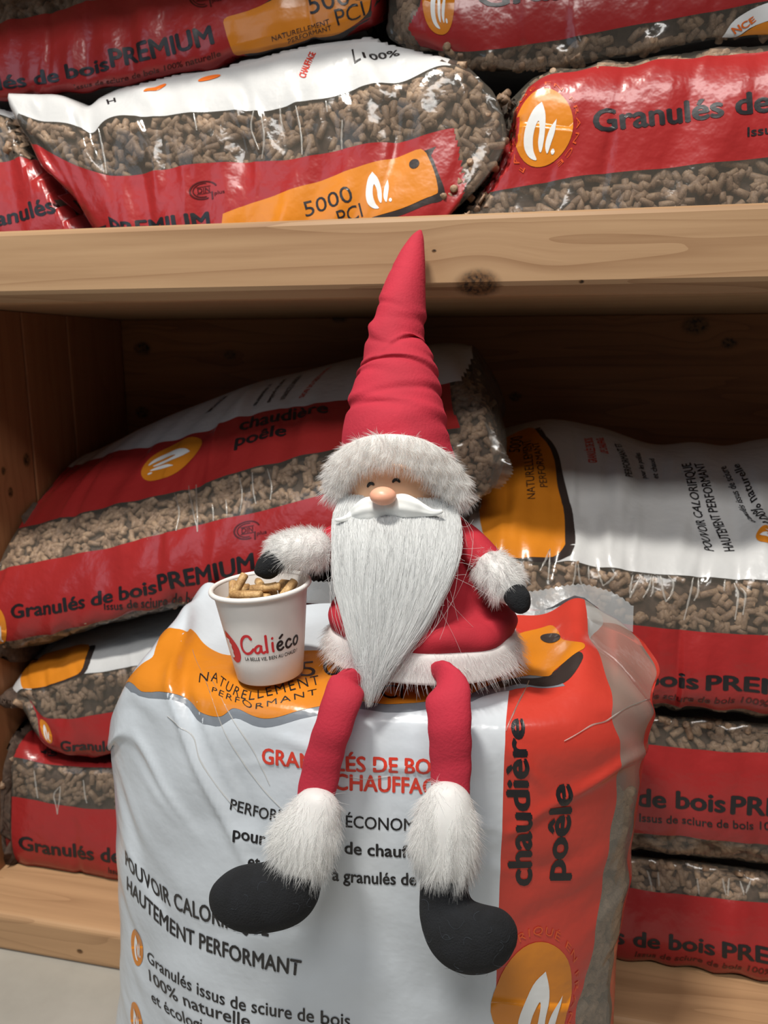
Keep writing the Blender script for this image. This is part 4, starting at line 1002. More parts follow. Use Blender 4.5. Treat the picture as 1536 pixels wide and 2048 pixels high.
creases(p, [[(68.3736,23.1277),(66.0427,32.0792),(63.4882,43.5113)], [(184.9124,22.3087),(178.1892,30.4316),(179.4414,39.2539)], [(190.0221,22.0142),(186.7355,33.2187),(180.4349,43.0747)], [(203.4657,21.2705),(201.2501,26.7349),(200.5428,30.494)], [(213.9857,23.6466),(212.2688,32.3124),(209.6487,43.0889)], [(235.7873,23.2404),(234.3984,28.0435)], [(242.3287,32.7193),(238.4398,39.159),(237.44,44.1115)], [(141.5939,22.9785),(140.053,30.7493)]])

T3 = shelf_bag('s', 'right bag on the top shelf with a round orange emblem and red front',
               [('clear', None, None), ('red', [(23.6641,25.2655),(15.1013,32.0384),(16.3133,43.1097)], None), ('clear', None, None), ('clear', None, None)])
p = Print('s', T3)
p.emblem([(37.045,40.5651),(88.1357,41.13),(76.4624,28.5097),(18.0956,24.2824)], leaf=(.17, .09, .56, .70), arc=(243, -60))
p.text('Granulés de bois', [(102.9687,36.2452),(301.342,35.5965),(300.5232,31.9752),(96.4407,32.4001)], bold=.035)
p.text('Issus de sciure', [(228.5506,39.7611),(304.5614,39.3626),(304.5129,37.9676),(227.7618,38.2011)], bold=.02)

T4 = shelf_bag('r', 'bag at the far left of the top shelf, overlapped by the white topped bag',
               [('white', None, None), ('clear', None, None), ('red', None, None), ('red', None, None)])
p = Print('r', T4)
p.text('anulés', [(45.4049,22.7899),(102.3939,22.2771),(101.2127,21.167),(45.563,21.7653)], bold=.035)

T5 = shelf_bag('t', 'upper right bag on the top shelf, cut by the top of the photo',
               [('red', [(29.9602,26.6679),(33.9736,31.3864)], None), ('red', [(34.4346,32.3945),(32.8294,34.6167),(25.7715,39.34),(31.4135,42.4261)], None), ('clear', None, None), ('clear', None, None)])
p = Print('t', T5)
p.emblem([(41.0185,39.5759),(61.0443,39.7512),(51.755,24.2668),(28.8384,24.7819)], ring=False)
p.text('Granulés', [(72.9006,33.9187),(185.5631,34.6622),(184.335,29.7447),(70.9196,29.49)], bold=.035)
p.outline('printed_ring', 'whiteink', [(228.6278,65.7806),(234.8592,54.8111),(243.686,49.0048),(255.6061,45.7564),(271.1108,44.3796),(272.8657,54.2222),(256.7869,55.8572),(246.2863,58.7937),(237.1829,66.1654)], .0006, 12, 4)
p.outline('printed_tag', 'orange', [(238.397,66.4033),(247.795,58.5966),(257.9266,56.0244),(275.6214,56.1683),(275.4042,63.0813),(257.6479,64.3325)], .0008, 12, 4)
p.text('NCE', [(236.7374,63.0152),(250.0406,54.6707),(248.385,51.7816),(234.6083,58.0433)], 'orangeink', bold=.03, off=.0012)


def seal(parent, base, outer, mat='seal', zig=.0016, n=60, name='seal'):
    """welded end of the film: flat strip with a pinked edge"""
    b = np.array(base); o = np.array(outer); k = np.linspace(0, 1, n)
    B = herm(np.linspace(0, 1, len(b)), b, k); O = herm(np.linspace(0, 1, len(o)), o, k)
    d = O - B; d /= np.linalg.norm(d, axis=1, keepdims=True) + 1e-9
    rows = [B + (O - B) * t + np.array([0, 1, 0]) * .0012 * np.sin(k * 37 + t * 3)[:, None] * t for t in np.linspace(0, 1, 6)]
    rows[-1] = rows[-1] + d * (zig * (np.arange(n) % 2 * 2 - 1))[:, None]
    P = np.stack(rows); Q = P + np.array([0, .0006, 0])
    V = np.concatenate([P.reshape(-1, 3), Q.reshape(-1, 3)]); f = grid_faces(6, n)
    return build(name, V, np.concatenate([f, f[:, ::-1] + 6 * n]), M[mat], parent, smooth_=True)


seal(A, [(-0.0704,0.872,0.6979),(-0.0628,0.868,0.6771),(-0.0589,0.862,0.6497),(-0.064,0.866,0.6233)], [(-0.0589,0.872,0.6869),(-0.0446,0.867,0.6636),(-0.0365,0.862,0.6425),(-0.0499,0.866,0.6221)], mat='clear', n=34)
seal(T2, [(-0.0963,0.868,1.0542),(-0.0799,0.862,1.0371),(-0.0689,0.858,1.0187)], [(-0.0859,0.868,1.0525),(-0.0762,0.862,1.0321),(-0.059,0.858,1.012)], n=24)

# ------------------------------------------------------------------ upright bag in front
P, N = SURFACES['front']
fb = empty('pellet_bag', (-.16, .65, 0), 'upright white and red bag on the floor carrying the doll and the cup', 'bag')
nv, nu = P.shape[:2]
fm = np.zeros((nv - 1, nu - 1), int)
for k, mi in enumerate((1, 2, 0, 1, 2, 1, 0)): fm[:, FRONT_COLS[k]:FRONT_COLS[k + 1]] = mi
build('bag_film', P.reshape(-1, 3), wound(P, N), [M['white_f'], M['red_f'], M['hazy']], fb, fm=fm.ravel())
low = np.zeros_like(fm); low[:int(nv * .62)] = 1
pellet_fill(P, N, (fm == 2) & (low > 0), fb, 99, 'front', core=.0105)
sx = np.linspace(-.30, .088, 26)
sb = [(x, .737 + .003 * math.sin(x * 60), .517 - .03 * max(0, (x - .07) / .02)**2 * .3) for x in sx]
st = [(x, y + .012 + .006 * math.sin(x * 38 + 1), z + (.022 + .010 * math.exp(-((x - .045) / .03)**2)) * min(1, (x + .31) / .06)) for x, y, z in sb]
seal(fb, sb, st, n=150, zig=.0008)

p = Print('front', fb)
low_edge = [(68,194),(78.0745,188.2476),(82.234,188.3226),(85.8689,189.5637),(89.9393,189.9225),(92.1861,189.6859),(94.3258,188.3007),(97.0827,186.3791),(99.4503,185.7805),(101.8182,186.1154),(103.0503,187.292),(104.2591,189.0405),(105.8272,189.1005),(108.4463,187.9497),(110.8464,187.6188),(113.4751,188.7262),(116.6556,191.1956),(119.6096,193.4248),(122.2045,195.9401),(125.0516,197.1765),(129.1837,196.4009),(133.3269,196.9155),(135.8307,197.6814),(140.0512,200.0927),(143.9599,203.7656),(145.2116,207.0547),(148.8823,213.5085),(153.0021,216.2384),(160.2344,218.5374),(169.2275,214.6291)]
up_edge = [(172.6924,216.5339),(181.4276,218.0741),(189.615,220.8474),(191.8174,224.759),(187.4508,227.2152),(180.5935,236.1018),(179.1552,242.1865),(175.592,248.8535),(170.1387,250.7657),(156.9514,249.5691),(147.5709,245.2127),(137.4832,237.1714),(125.0837,229.0781),(118.4638,227.3926),(110.4617,226.75),(106.2659,225.7951),(100.1145,222.0807),(95.4833,218.1574),(91.8084,219.0216),(87.5982,221.9042),(83.9881,224.6725),(82.1669,223.3488),(82.1826,219.6369),(79.0954,219.2914),(74.5202,220.3649),(73,219),(77.0698,206.698),(78.6518,200.9239),(76.2055,197.0721),(73.0088,194.4204)]
sh_edge = [(175.0766,205.0437),(159.839,210.0986),(149.1835,206.1327),(144.2133,199.3169),(140.2858,196.657),(136.065,194.7887),(133.6041,193.7582),(129.478,193.3622),(125.3634,194.1924),(122.4789,192.9077),(119.9011,190.5636),(116.8924,188.7102),(113.6418,186.3815),(111.0029,185.1082),(108.6116,185.2792),(106.074,186.4212),(104.2393,185.9882),(101.9928,183.3013),(99.6647,182.9226),(96.2208,183.3635),(93.6639,186.4417),(90.3217,188.2347),(82.5398,186.55),(75.3319,186.878)]
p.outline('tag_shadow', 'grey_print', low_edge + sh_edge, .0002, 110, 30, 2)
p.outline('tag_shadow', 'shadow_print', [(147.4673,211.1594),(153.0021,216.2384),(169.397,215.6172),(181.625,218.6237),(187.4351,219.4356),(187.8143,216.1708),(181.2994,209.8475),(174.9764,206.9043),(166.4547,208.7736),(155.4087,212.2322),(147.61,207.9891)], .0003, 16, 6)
p.outline('printed_tag', 'orange', low_edge + up_edge, .0005, 130, 50, 3)
p.poly('tag_hole', 'shadow_print', [circle(.5, .5, .5, .5)], [(167.3266,240.8754),(180.3478,234.3075),(179.7859,241.7275),(166.6727,247.6113)], .0009, 4)
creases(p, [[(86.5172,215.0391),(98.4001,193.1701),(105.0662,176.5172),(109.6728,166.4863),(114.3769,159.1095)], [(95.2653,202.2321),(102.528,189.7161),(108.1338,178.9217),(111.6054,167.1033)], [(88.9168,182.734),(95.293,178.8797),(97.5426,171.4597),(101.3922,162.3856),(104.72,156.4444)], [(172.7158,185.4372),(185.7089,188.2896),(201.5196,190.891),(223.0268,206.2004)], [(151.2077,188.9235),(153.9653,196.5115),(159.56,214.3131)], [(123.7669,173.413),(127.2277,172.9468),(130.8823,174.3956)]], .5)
p.path('NATURELLEMENT', [(94.8933,196.1485),(97.8597,197.576),(101.1932,195.1097),(104.3186,193.0418),(107.3749,192.2771),(110.003,193.9289),(113.2333,196.6065),(116.2289,200.023),(118.3712,202.8273)], [(93.8565,200.5148),(96.7601,202.7044),(100.9678,199.1594),(104.1517,196.5371),(107.0196,195.444),(109.0385,197.2547),(112.0269,200.6798),(114.8683,205.4121),(117.0969,208.8761)], bold=-.004, off=.0009, spacing=1.25)
p.path('PERFORMANT', [(98.8108,193.4688),(101.0577,192.2912),(104.04,191.2041),(106.3442,190.5821),(108.2599,189.7808),(110.2641,190.6592),(112.7006,192.3086),(114.6198,193.6693),(116.4244,195.3697),(118.5988,197.6439)], [(98.597,195.2696),(100.913,194.4087),(103.9101,192.9508),(106.0072,192.5056),(108.1213,191.4413),(110.0359,192.1818),(112.3067,194.127),(114.1763,195.8369),(116.0122,197.5275),(118.1829,200.0903)], bold=-.004, off=.0009, spacing=1.25)
p.text('5000', [(114.3392,206.8184),(129.0326,214.9235),(127.6723,224.6559),(112.1847,217.6769)], bold=-.004, off=.0009, spacing=1.2)
p.text('PCI', [(126.091,198.7057),(131.9634,198.8725),(131.1809,207.0483),(125.2925,206.1541)], bold=-.004, off=.0009)
p.text('GRANULÉS DE BOIS', [(110.4293,173.9313),(140.2032,176.5543),(140.1665,180.7745),(110.5068,178.5834)], 'redink', bold=.03)
p.text('DE', [(118.05,168.8959),(121.2797,169.1561),(121.3413,173.8775),(118.1299,173.6525)], 'redink', bold=.03)
p.text('CHAUFFAGE', [(122.1219,169.0529),(140.2559,170.0767),(140.2148,174.7539),(122.1864,173.9206)], 'redink', bold=.03)
p.path('PERFORMANT ET ÉCONOMIQUE', [(103.2512,156.4867),(107.179,155.4198),(112.3153,155.8587),(123.5864,157.3629),(134.2362,157.8069),(141.7193,157.7061)], [(103.6064,159.9941),(107.6178,159.278),(112.574,159.6788),(123.6496,161.1619),(134.2359,161.6389),(141.6528,162.1332)], bold=.012)
p.path('pour les poêles de chauffage', [(104.1011,147.7551),(109.4931,147.1349),(116.5677,147.803),(122.6791,148.4324),(133.2241,149.3304),(138.8105,148.7736)], [(104.0917,151.2819),(109.6391,151.0953),(116.6381,151.8273),(122.7224,152.3833),(133.221,153.1767),(138.787,152.7521)], bold=.025)
p.path('et chaudières à granulés de bois', [(107.008,139.0902),(114.6478,138.243),(122.2075,138.9699),(135.1375,140.2902),(140.9465,140.31)], [(107.0886,142.8323),(114.753,142.5192),(122.2523,143.0391),(135.1255,144.2246),(140.9198,144.1341)], bold=.025)
p.path('POUVOIR CALORIFIQUE', [(67.0638,119.3096),(76.0193,117.0142),(82.0449,114.5161),(90.778,113.7091),(97.1688,113.8532),(104.3168,113.8991),(110.2825,114.801)], [(67.2899,124.9736),(75.2522,122.2974),(81.6428,120.4379),(91.0631,120.2805),(97.5105,120.2183),(104.5539,119.9206),(110.4144,120.38)], bold=.022)
p.path('HAUTEMENT PERFORMANT', [(67.5538,109.7085),(76.7478,107.3491),(82.3185,104.6047),(87.3631,102.4241),(94.3544,102.0554),(100.8031,102.5408),(108.4114,102.5064),(115.9658,102.9555)], [(68.0316,115.1939),(77.0241,112.9861),(82.3919,110.3482),(87.5678,108.1554),(94.623,108.0698),(100.9408,108.2479),(108.5367,108.1823),(116.3465,108.7881)], bold=.026)
p.path('Granulés issus de sciure de bois', [(76.499,85.7543),(83.6397,85.2027),(90.1955,84.6697),(98.4836,83.8966),(103.055,83.7544),(112.5605,85.0459),(119.0772,86.4105),(123.7326,86.9076)], [(76.1223,89.6709),(83.6845,89.8459),(90.2375,89.4462),(98.5012,88.751),(103.0664,88.5576),(112.6307,90.2014),(119.1393,91.5701),(123.7651,91.9229)], bold=.015)
p.path('100% naturelle', [(77.2393,78.2931),(84.4393,77.337),(91.4456,77.1641),(99.3063,77.6275),(105.9657,78.0494)], [(76.8808,82.6795),(83.9271,82.096),(90.8304,81.9593),(99.3147,82.5948),(105.947,82.863)], bold=.015)
p.path('et écologique', [(78.4656,70.3906),(85.8909,69.4902),(94.1996,69.7352),(100.3655,69.8361)], [(77.8221,74.6042),(85.0056,73.8533),(94.2382,74.992),(100.4647,75.2564)], bold=.015)
p.emblem([(69.1688,78.1016),(74.8073,83.1825),(73.2019,96.985),(65.7994,91.2482)], ring=False, leaf=(.28, .14, .46, .70))
p.emblem([(69.8516,46.0097),(75.4882,52.2669),(72.4602,65.9304),(66.1829,60.3673)], ring=False, leaf=(.28, .14, .46, .70))
p.text('chaudière', [(162.9585,139.8132),(157.4807,192.4783),(150.7806,192.6154),(154.2398,140.5821)], bold=.04)
p.text('poêle', [(177.0725,140.1939),(175.8521,171.5459),(167.2442,172.2032),(167.5086,141.1876)], bold=.04)
p.emblem([(148.3126,76.9839),(194.5473,71.9955),(188.9642,116.7128),(151.639,121.4736)], leaf=(.30, .05, .56, .72), arc=(152, -42))
#--PART4
# ------------------------------------------------------------------ the cup


def surf_top(x, y, r):
    """highest point of the upright bag within r of (x, y)"""
    P = SURFACES['front'][0]; m = np.hypot(P[..., 0] - x, P[..., 1] - y) < r
    return float(P[..., 2][m].max())


CB = [(-0.2242,0.586,0.5032)][0]
CUP_Z = surf_top(CB[0], CB[1], .030) + .0012
cup = empty('paper_cup', (CB[0], CB[1], CUP_Z), 'white paper cup of wood pellets standing on the bag beside the doll', 'cup')
tilt = math.radians(-4.5), math.radians(-1.0)           # leans left and a little back
import mathutils
RT = np.array((mathutils.Matrix.Rotation(tilt[0], 3, 'Y') @ mathutils.Matrix.Rotation(-tilt[1], 3, 'X')))
CH, R0, R1 = .0800, .0283, .0398
CO = np.array([CB[0], CB[1], CUP_Z + R0 * math.sin(abs(tilt[0]))])


def cupw(p): return np.asarray(p, float) @ RT.T + CO


def lathe(prof, n=72):
    a = np.linspace(0, 2 * np.pi, n, endpoint=False)
    V = np.array([[(r * math.cos(t), r * math.sin(t), z) for t in a] for r, z in prof]).reshape(-1, 3)
    return V, grid_faces(len(prof), n, wrap=True)


rim = [(R1 + .0011 + .0021 * math.sin(t), CH - .0022 + .0022 * -math.cos(t)) for t in np.linspace(-.2, 2 * math.pi - .4, 14)]
prof = [(.0001, .005), (R0 - .002, .005), (R0 - .0006, .0), (R0, .0006), (R0 + (R1 - R0) * .25, CH * .25), (R0 + (R1 - R0) * .6, CH * .6), (R1 - .0010, CH - .006), (R1 - .0003, CH - .0052)]
outer = prof[:6] + [(R0 + (R1 - R0) * .88, CH * .88), (R1, CH - .0046)]
inner = [(R1 - .0010, CH - .003), (R0 + (R1 - R0) * .6 - .0008, CH * .6), (R0 - .001, .0062), (.0001, .0060)]
V, F = lathe(outer); so = Soup(); so.add(cupw(V), F)
V, F = lathe(inner); so.add(cupw(V), F)
paper = simple('cup_paper', srgb(228, 224, 220), .42, .03, 60, 500, .0002, .25, spec=.4)
so.build('cup_body', [paper], cup)
V, F = lathe(rim + rim[:1]); build('rolled_rim', cupw(V), F, paper, cup)


def on_cup(uv, off=.00025):
    """print on the cup: x along the arc in metres (0 faces front), y height in metres"""
    uv = np.asarray(uv, float); y = uv[:, 1]; r = R0 + (R1 - R0) * y / CH + off
    t = uv[:, 0] / .0345 + CUP_A
    return cupw(np.stack([r * np.sin(t), -r * np.cos(t), y], 1))


CUP_A = math.atan2(-CB[0], CB[1])                 # the arc's zero faces the viewer's side
cup_red = simple('cup_red_ink', srgb(206, 40, 48), .45, .03); cup_black = simple('cup_black_ink', srgb(36, 30, 32), .45, .03)
LT = dict(
    C=[[(10.3, 13.2), (8.6, 15.6), (5.2, 15.4), (2.0, 12.0), (.6, 7.4), (1.3, 3.0), (4.2, .4), (8.0, 1.2), (11.2, 4.2)]],
    a=[[(6.4, 6.6), (4.2, 7.2), (1.4, 5.2), (.8, 2.4), (2.4, .8), (4.8, 2.2), (6.2, 6.4)], [(6.2, 6.4), (6.2, 2.4), (7.6, .6), (9.2, 1.4)]],
    l=[[(.8, 15.0), (.7, 8), (.9, .9)]],
    i=[[(.8, 8.2), (.7, 4), (1.0, .9)], [(.9, 12.0), (1.0, 12.3)]],
    e=[[(1.0, 4.2), (3.6, 4.6), (5.4, 6.2), (4.0, 8.0), (1.8, 6.8), (.9, 4.0), (1.8, 1.4), (4.0, .8), (6.2, 2.2)], [(3.4, 11.0), (5.6, 13.2)]],
    c=[[(5.6, 6.9), (3.6, 7.9), (1.4, 5.8), (1.0, 3.0), (2.6, .9), (5.0, 1.2), (6.6, 2.6)]],
    o=[[(3.8, 8.0), (1.8, 6.6), (1.0, 3.6), (2.4, 1.0), (4.8, 1.6), (6.2, 4.4), (5.6, 7.2), (3.8, 8.0)]])
YB = .0300
for ch, x0, col, w in (('C', -22.0, cup_red, 2.3), ('a', -10.4, cup_red, 2.0), ('l', -.4, cup_red, 2.1), ('i', 4.6, cup_red, 2.0), ('e', 8.4, cup_black, 2.0), ('c', 16.2, cup_black, 2.0), ('o', 24.0, cup_black, 2.0)):
    so = Soup()
    for st_ in LT[ch]:
        V, F = stroke(spline2(st_, 6), w); V = V * [1, 1.03]
        so.add(on_cup((V + [x0, 0]) * .001 + [0, YB]), F)
    so.build('letter', [col], cup)['label'] = ('red' if col is cup_red else 'black') + ' brush letter of the logo'
V, F = flat_text('LA BELLE VIE, BIEN AU CHAUD !', .012, 0, 1.02, 40, 2)
build('lettering', on_cup(V * [.0500, .0031] + [-.0205, YB - .0062]), F, cup_black, cup)['label'] = 'small black slogan under the logo'
drop = spline2([(-40.5, 17.5), (-35, 15.5), (-29, 10.5), (-25.2, 4.0), (-25.0, -3.0), (-28, -8.2), (-33, -10.0), (-37, -8.6), (-40, -5), (-42, 2), (-42, 10), (-40.5, 17.5)], 4)[:-1]
V, F = flat_poly([drop], 10, 10); o = build('logo_drop', on_cup(V * .001 + [0, YB]), F, cup_red, cup); o['label'] = 'red drop shaped mark beside the logo letters'
fig = [(-40.6, 11.5), (-35.2, 10.8), (-35.8, 8.0), (-33.6, 6.2), (-34.4, 3.2), (-33.2, .6), (-34.2, -1.4), (-33.2, -4.4), (-35.6, -6.2), (-38.2, -5.6), (-40.8, 0), (-41.4, 6)]
V, F = flat_poly([fig], 8, 8); build('logo_figure', on_cup(V * .001 + [0, YB], .0005), F, paper, o)['label'] = 'white cut-out in the red mark'

# pellets heaped in the cup, each its own thing
rngp = np.random.default_rng(5)
placed = []


def seg_gap(c, a, L):
    s = np.linspace(-1, 1, 9)[:, None]; q = c + a * L * s; m = 1.
    for c2, a2, L2 in placed: m = min(m, np.sqrt((((q[:, None] - (c2 + a2 * L2 * s)[None])**2).sum(-1)).min()))
    return m


def cup_pellet(c, a, L, label, group=None):
    a = np.array(a, float); a /= np.linalg.norm(a); placed.append((np.array(c, float), a, L))
    V, F = cyl_pellets(np.array([[0, 0, 0.]]), np.array([RT @ a]), np.array([L]), np.array([.0035]), 12)
    V = V + .00022 * np.sin(V @ np.array([[900, 300, 200], [200, 1100, 500], [400, 100, 1000.]]).T)
    w = cupw([c])[0]
    tag(build('wood_pellet', V + w, F, M['pellet_cup'], origin=w), label, 'pellet', group)


HP = CH - .0088
cup_pellet((-.006, -.0175, HP + .0045), (1, -.12, .02), .0145, 'longest pale wood pellet, lying across the front of the cup')
cup_pellet((-.0175, -.006, HP + .0075), (.45, .35, .75), .0125, 'wood pellet leaning up beside the black mitten in the cup')
cup_pellet((.0075, -.0080, HP + .0072), (1, .10, .05), .0130, 'wood pellet lying under the black mitten in the cup')
cup_pellet((.0270, -.006, HP + .0055), (.35, .55, .45), .0085, 'short wood pellet against the right rim of the cup')
cup_pellet((-.0235, -.0035, HP + .0040), (-.1, .5, .7), .0080, 'stubby wood pellet standing near the left rim of the cup')
for hgt, cnt in ((HP + .0005, 15), (HP - .0072, 17)):
    for _ in range(4000):
        if cnt == 0: break
        r = .031 * math.sqrt(rngp.random()); t = rngp.uniform(0, 6.283); L = rngp.uniform(.005, .010); ya = rngp.uniform(0, 3.1416)
        a = np.array([math.cos(ya), math.sin(ya), rngp.uniform(-.12, .12)]); a /= np.linalg.norm(a)
        c = np.array([r * math.cos(t), r * math.sin(t), hgt + rngp.uniform(-.0008, .0008)])
        rr = R0 + (R1 - R0) * (c[2] / CH) - .0045
        if max(np.hypot(*(c + a * L)[:2]), np.hypot(*(c - a * L)[:2])) > rr: continue
        if seg_gap(c, a, L) < .0073: continue
        cup_pellet(c, a, L, 'pale brown wood pellet heaped in the white paper cup', 'pellets in the paper cup'); cnt -= 1

# ------------------------------------------------------------------ the doll
VEL = simple('red_velvet', srgb(172, 34, 54), .85, .12, 25, 420, .0012, .35, sheen=.35)
VELD = simple('red_cloth', srgb(166, 28, 44), .85, .08, 30, 700, .0006, .3, sheen=.2)
FELT = simple('black_felt', srgb(15, 17, 21), .95, .35, 90, 800, .0015, .6, sheen=.03)
FURM = hair_mat('white_fur', srgb(252, 252, 250), .45)
FURH = hair_mat('fur_hairs', srgb(255, 255, 254), .5, .68)
BEARD = hair_mat('beard_hair', srgb(254, 255, 255), .5, .3)
RESIN = simple('white_resin', srgb(232, 234, 232), .38, .02, 30, 60, .0006, .2, spec=.5)
SKIN = simple('painted_skin', srgb(232, 186, 150), .5, .04, 25, spec=.4, sss=.1)
NOSE = simple('painted_nose', srgb(228, 166, 138), .38, .05, 60, spec=.5, sss=.1)

DO = (-.0965, .615, .505)
doll = empty('gnome_doll', DO, 'plush red gnome doll with long white beard and tall hat sitting on the upright bag', 'doll')


def loft_tube(path, depth=.75, n=40, sub=6, disp=None, cap=True):
    """path rows (x, y, z, r): tube whose section is r wide and depth*r deep (towards the viewer)"""
    p = np.array(path, float); k = np.concatenate([[0], np.cumsum(np.linalg.norm(np.diff(p[:, :3], axis=0), axis=1))])
    m = (len(p) - 1) * sub + 1; s = np.linspace(0, k[-1], m); q = herm(k, p, s)
    c, r = q[:, :3], np.maximum(q[:, 3], .0003)
    t = np.gradient(c, axis=0); t /= np.linalg.norm(t, axis=1, keepdims=True)
    w = np.cross(t, [0, 1, 0]); w /= np.linalg.norm(w, axis=1, keepdims=True); e = np.cross(w, t)
    dd = np.broadcast_to(np.interp(s / k[-1], np.linspace(0, 1, len(np.atleast_1d(depth))), np.atleast_1d(depth)), (m,))
    a = np.linspace(0, 2 * np.pi, n, endpoint=False)
    R = np.ones((m, n))
    if disp is not None: R = 1 + disp(s[:, None] / k[-1], a[None])
    P = c[:, None] + w[:, None] * (np.cos(a)[None] * r[:, None] * R)[..., None] + e[:, None] * (np.sin(a)[None] * (r * dd)[:, None] * R)[..., None]
    V = P.reshape(-1, 3); F = grid_faces(m, n, wrap=True).tolist()
    if cap:
        V = np.concatenate([V, c[:1] - t[:1] * r[0] * .35, c[-1:] + t[-1:] * r[-1] * .35]); N0 = m * n
        for j in range(n):
            F.append([(j + 1) % n, j, N0]); F.append([(m - 1) * n + j, (m - 1) * n + (j + 1) % n, N0 + 1])
    return V, F


def blob(paths, voxel=.0022, smooth_it=10, squash=1.0):
    """one skin over chains of round pads (x, y, z, r)"""
    bm = bmesh.new()
    for path in paths:
        p = np.array(path, float)
        k = np.concatenate([[0], np.cumsum(np.linalg.norm(np.diff(p[:, :3], axis=0), axis=1))])
        q = herm(k, p, np.linspace(0, k[-1], max(2, int(k[-1] / .003)))) if len(p) > 1 else p
        for x, y, z, r in q:
            bmesh.ops.create_icosphere(bm, subdivisions=3, radius=1, matrix=mathutils.Matrix.Translation((x, y, z)) @ mathutils.Matrix.Diagonal((r, r * squash, r, 1)))
    me = bpy.data.meshes.new('pad'); bm.to_mesh(me); bm.free()
    ob = bpy.data.objects.new('pad', me); COL.objects.link(ob)
    m1 = ob.modifiers.new('r', 'REMESH'); m1.mode = 'VOXEL'; m1.voxel_size = voxel
    m2 = ob.modifiers.new('s', 'SMOOTH'); m2.iterations = smooth_it; m2.factor = .5
    dg = bpy.context.evaluated_depsgraph_get(); ev = ob.evaluated_get(dg); e = ev.to_mesh()
    V = np.array([v.co[:] for v in e.vertices]); F = [tuple(f.vertices) for f in e.polygons]
    ev.to_mesh_clear(); bpy.data.objects.remove(ob); bpy.data.meshes.remove(me)
    return V, F


def tris(F):
    out = []
    for f in F:
        for i in range(1, len(f) - 1): out.append((f[0], f[i], f[i + 1]))
    return np.array(out)


def outward(V, F):
    T = tris(F); o = V.mean(0)
    vol = np.einsum('ij,ij->i', V[T[:, 0]] - o, np.cross(V[T[:, 1]] - o, V[T[:, 2]] - o)).sum()
    return F if vol > 0 else [tuple(f)[::-1] for f in F]


def strands(root, dirs, L, rad, droop=0., seg=4, side=3, bend=None):
    """thin tapered hairs; root, dirs (n, 3)"""
    n = len(root); d = dirs / np.linalg.norm(dirs, axis=1, keepdims=True)
    ts = np.linspace(0, 1, seg + 1)
    pts = root[:, None] + d[:, None] * (L[:, None] * ts[None])[..., None]
    if droop: pts[..., 2] -= droop * L[:, None] * ts[None]**2
    if bend is not None: pts = pts + bend[:, None] * (ts**2)[None, :, None]
    return tubes(pts, rad * (1 - .85 * ts**1.3), side)


def tubes(pts, rad, side=3):
    n, s, _ = pts.shape
    t = np.gradient(pts, axis=1); t /= np.linalg.norm(t, axis=2, keepdims=True) + 1e-9
    tm = pts[:, -1:] - pts[:, :1]; tm = tm / (np.linalg.norm(tm, axis=2, keepdims=True) + 1e-9)
    up = np.where(np.abs(tm[..., 2:3]) < .7, [[[.02, .03, 1.]]], [[[1., .03, .02]]])
    e1 = np.cross(t, up); e1 /= np.linalg.norm(e1, axis=2, keepdims=True) + 1e-9; e2 = np.cross(t, e1)
    a = np.linspace(0, 2 * np.pi, side, endpoint=False)
    rad = np.broadcast_to(rad, (n, s))
    V = pts[:, :, None] + (np.cos(a)[None, None, :, None] * e1[:, :, None] + np.sin(a)[None, None, :, None] * e2[:, :, None]) * rad[:, :, None, None]
    f = []
    for i in range(s - 1):
        for j in range(side): f.append((i * side + j, i * side + (j + 1) % side, (i + 1) * side + (j + 1) % side, (i + 1) * side + j))
    F = (np.array(f)[None] + (np.arange(n) * s * side)[:, None, None]).reshape(-1, 4)
    return V.reshape(-1, 3), F.tolist()


def fur_part(name, V, F, parent, n, length, comb, seed, spread=.32, lift=.5, rad=.00026, keep=None, clump=.38, mat=None):
    """soft pile: base skin plus n hairs combed along `comb` (a vector or a function of position)"""
    rng = np.random.default_rng(seed); V = np.asarray(V, float); F = outward(V, F); T = tris(F)
    a, b, c = V[T[:, 0]], V[T[:, 1]], V[T[:, 2]]
    nr = np.cross(b - a, c - a); ar = np.linalg.norm(nr, axis=1); nn = nr / (ar[:, None] + 1e-15)
    cen = V.mean(0)
    n = int(n * 1.15)
    i = rng.choice(len(T), n, p=ar / ar.sum()); u = rng.random((n, 2)); fl = u.sum(1) > 1; u[fl] = 1 - u[fl]
    P = a[i] + (b - a)[i] * u[:, :1] + (c - a)[i] * u[:, 1:]; NN = nn[i]
    if keep is not None:
        k = keep(P, NN); P, NN = P[k], NN[k]
    m = len(P)
    cv = comb(P) if callable(comb) else np.broadcast_to(np.array(comb, float), P.shape)
    cl = np.stack([np.sin(P @ w + ph) for w, ph in zip(rng.normal(size=(3, 3)) * 420, rng.uniform(0, 6, 3))], 1)
    d = NN * lift + cv * (1 - lift * .5) + cl * clump * .5 + rng.normal(size=(m, 3)) * spread * .5
    L = length * rng.uniform(.55, 1.15, m)
    sv, sf = strands(P - NN * .0006, d, L, rad, droop=.25, seg=3, bend=cl * length * .15)
    so = Soup(); so.add(V, F); so.add(sv, sf, 1)
    return so.build(name, [FURM, FURH], parent)


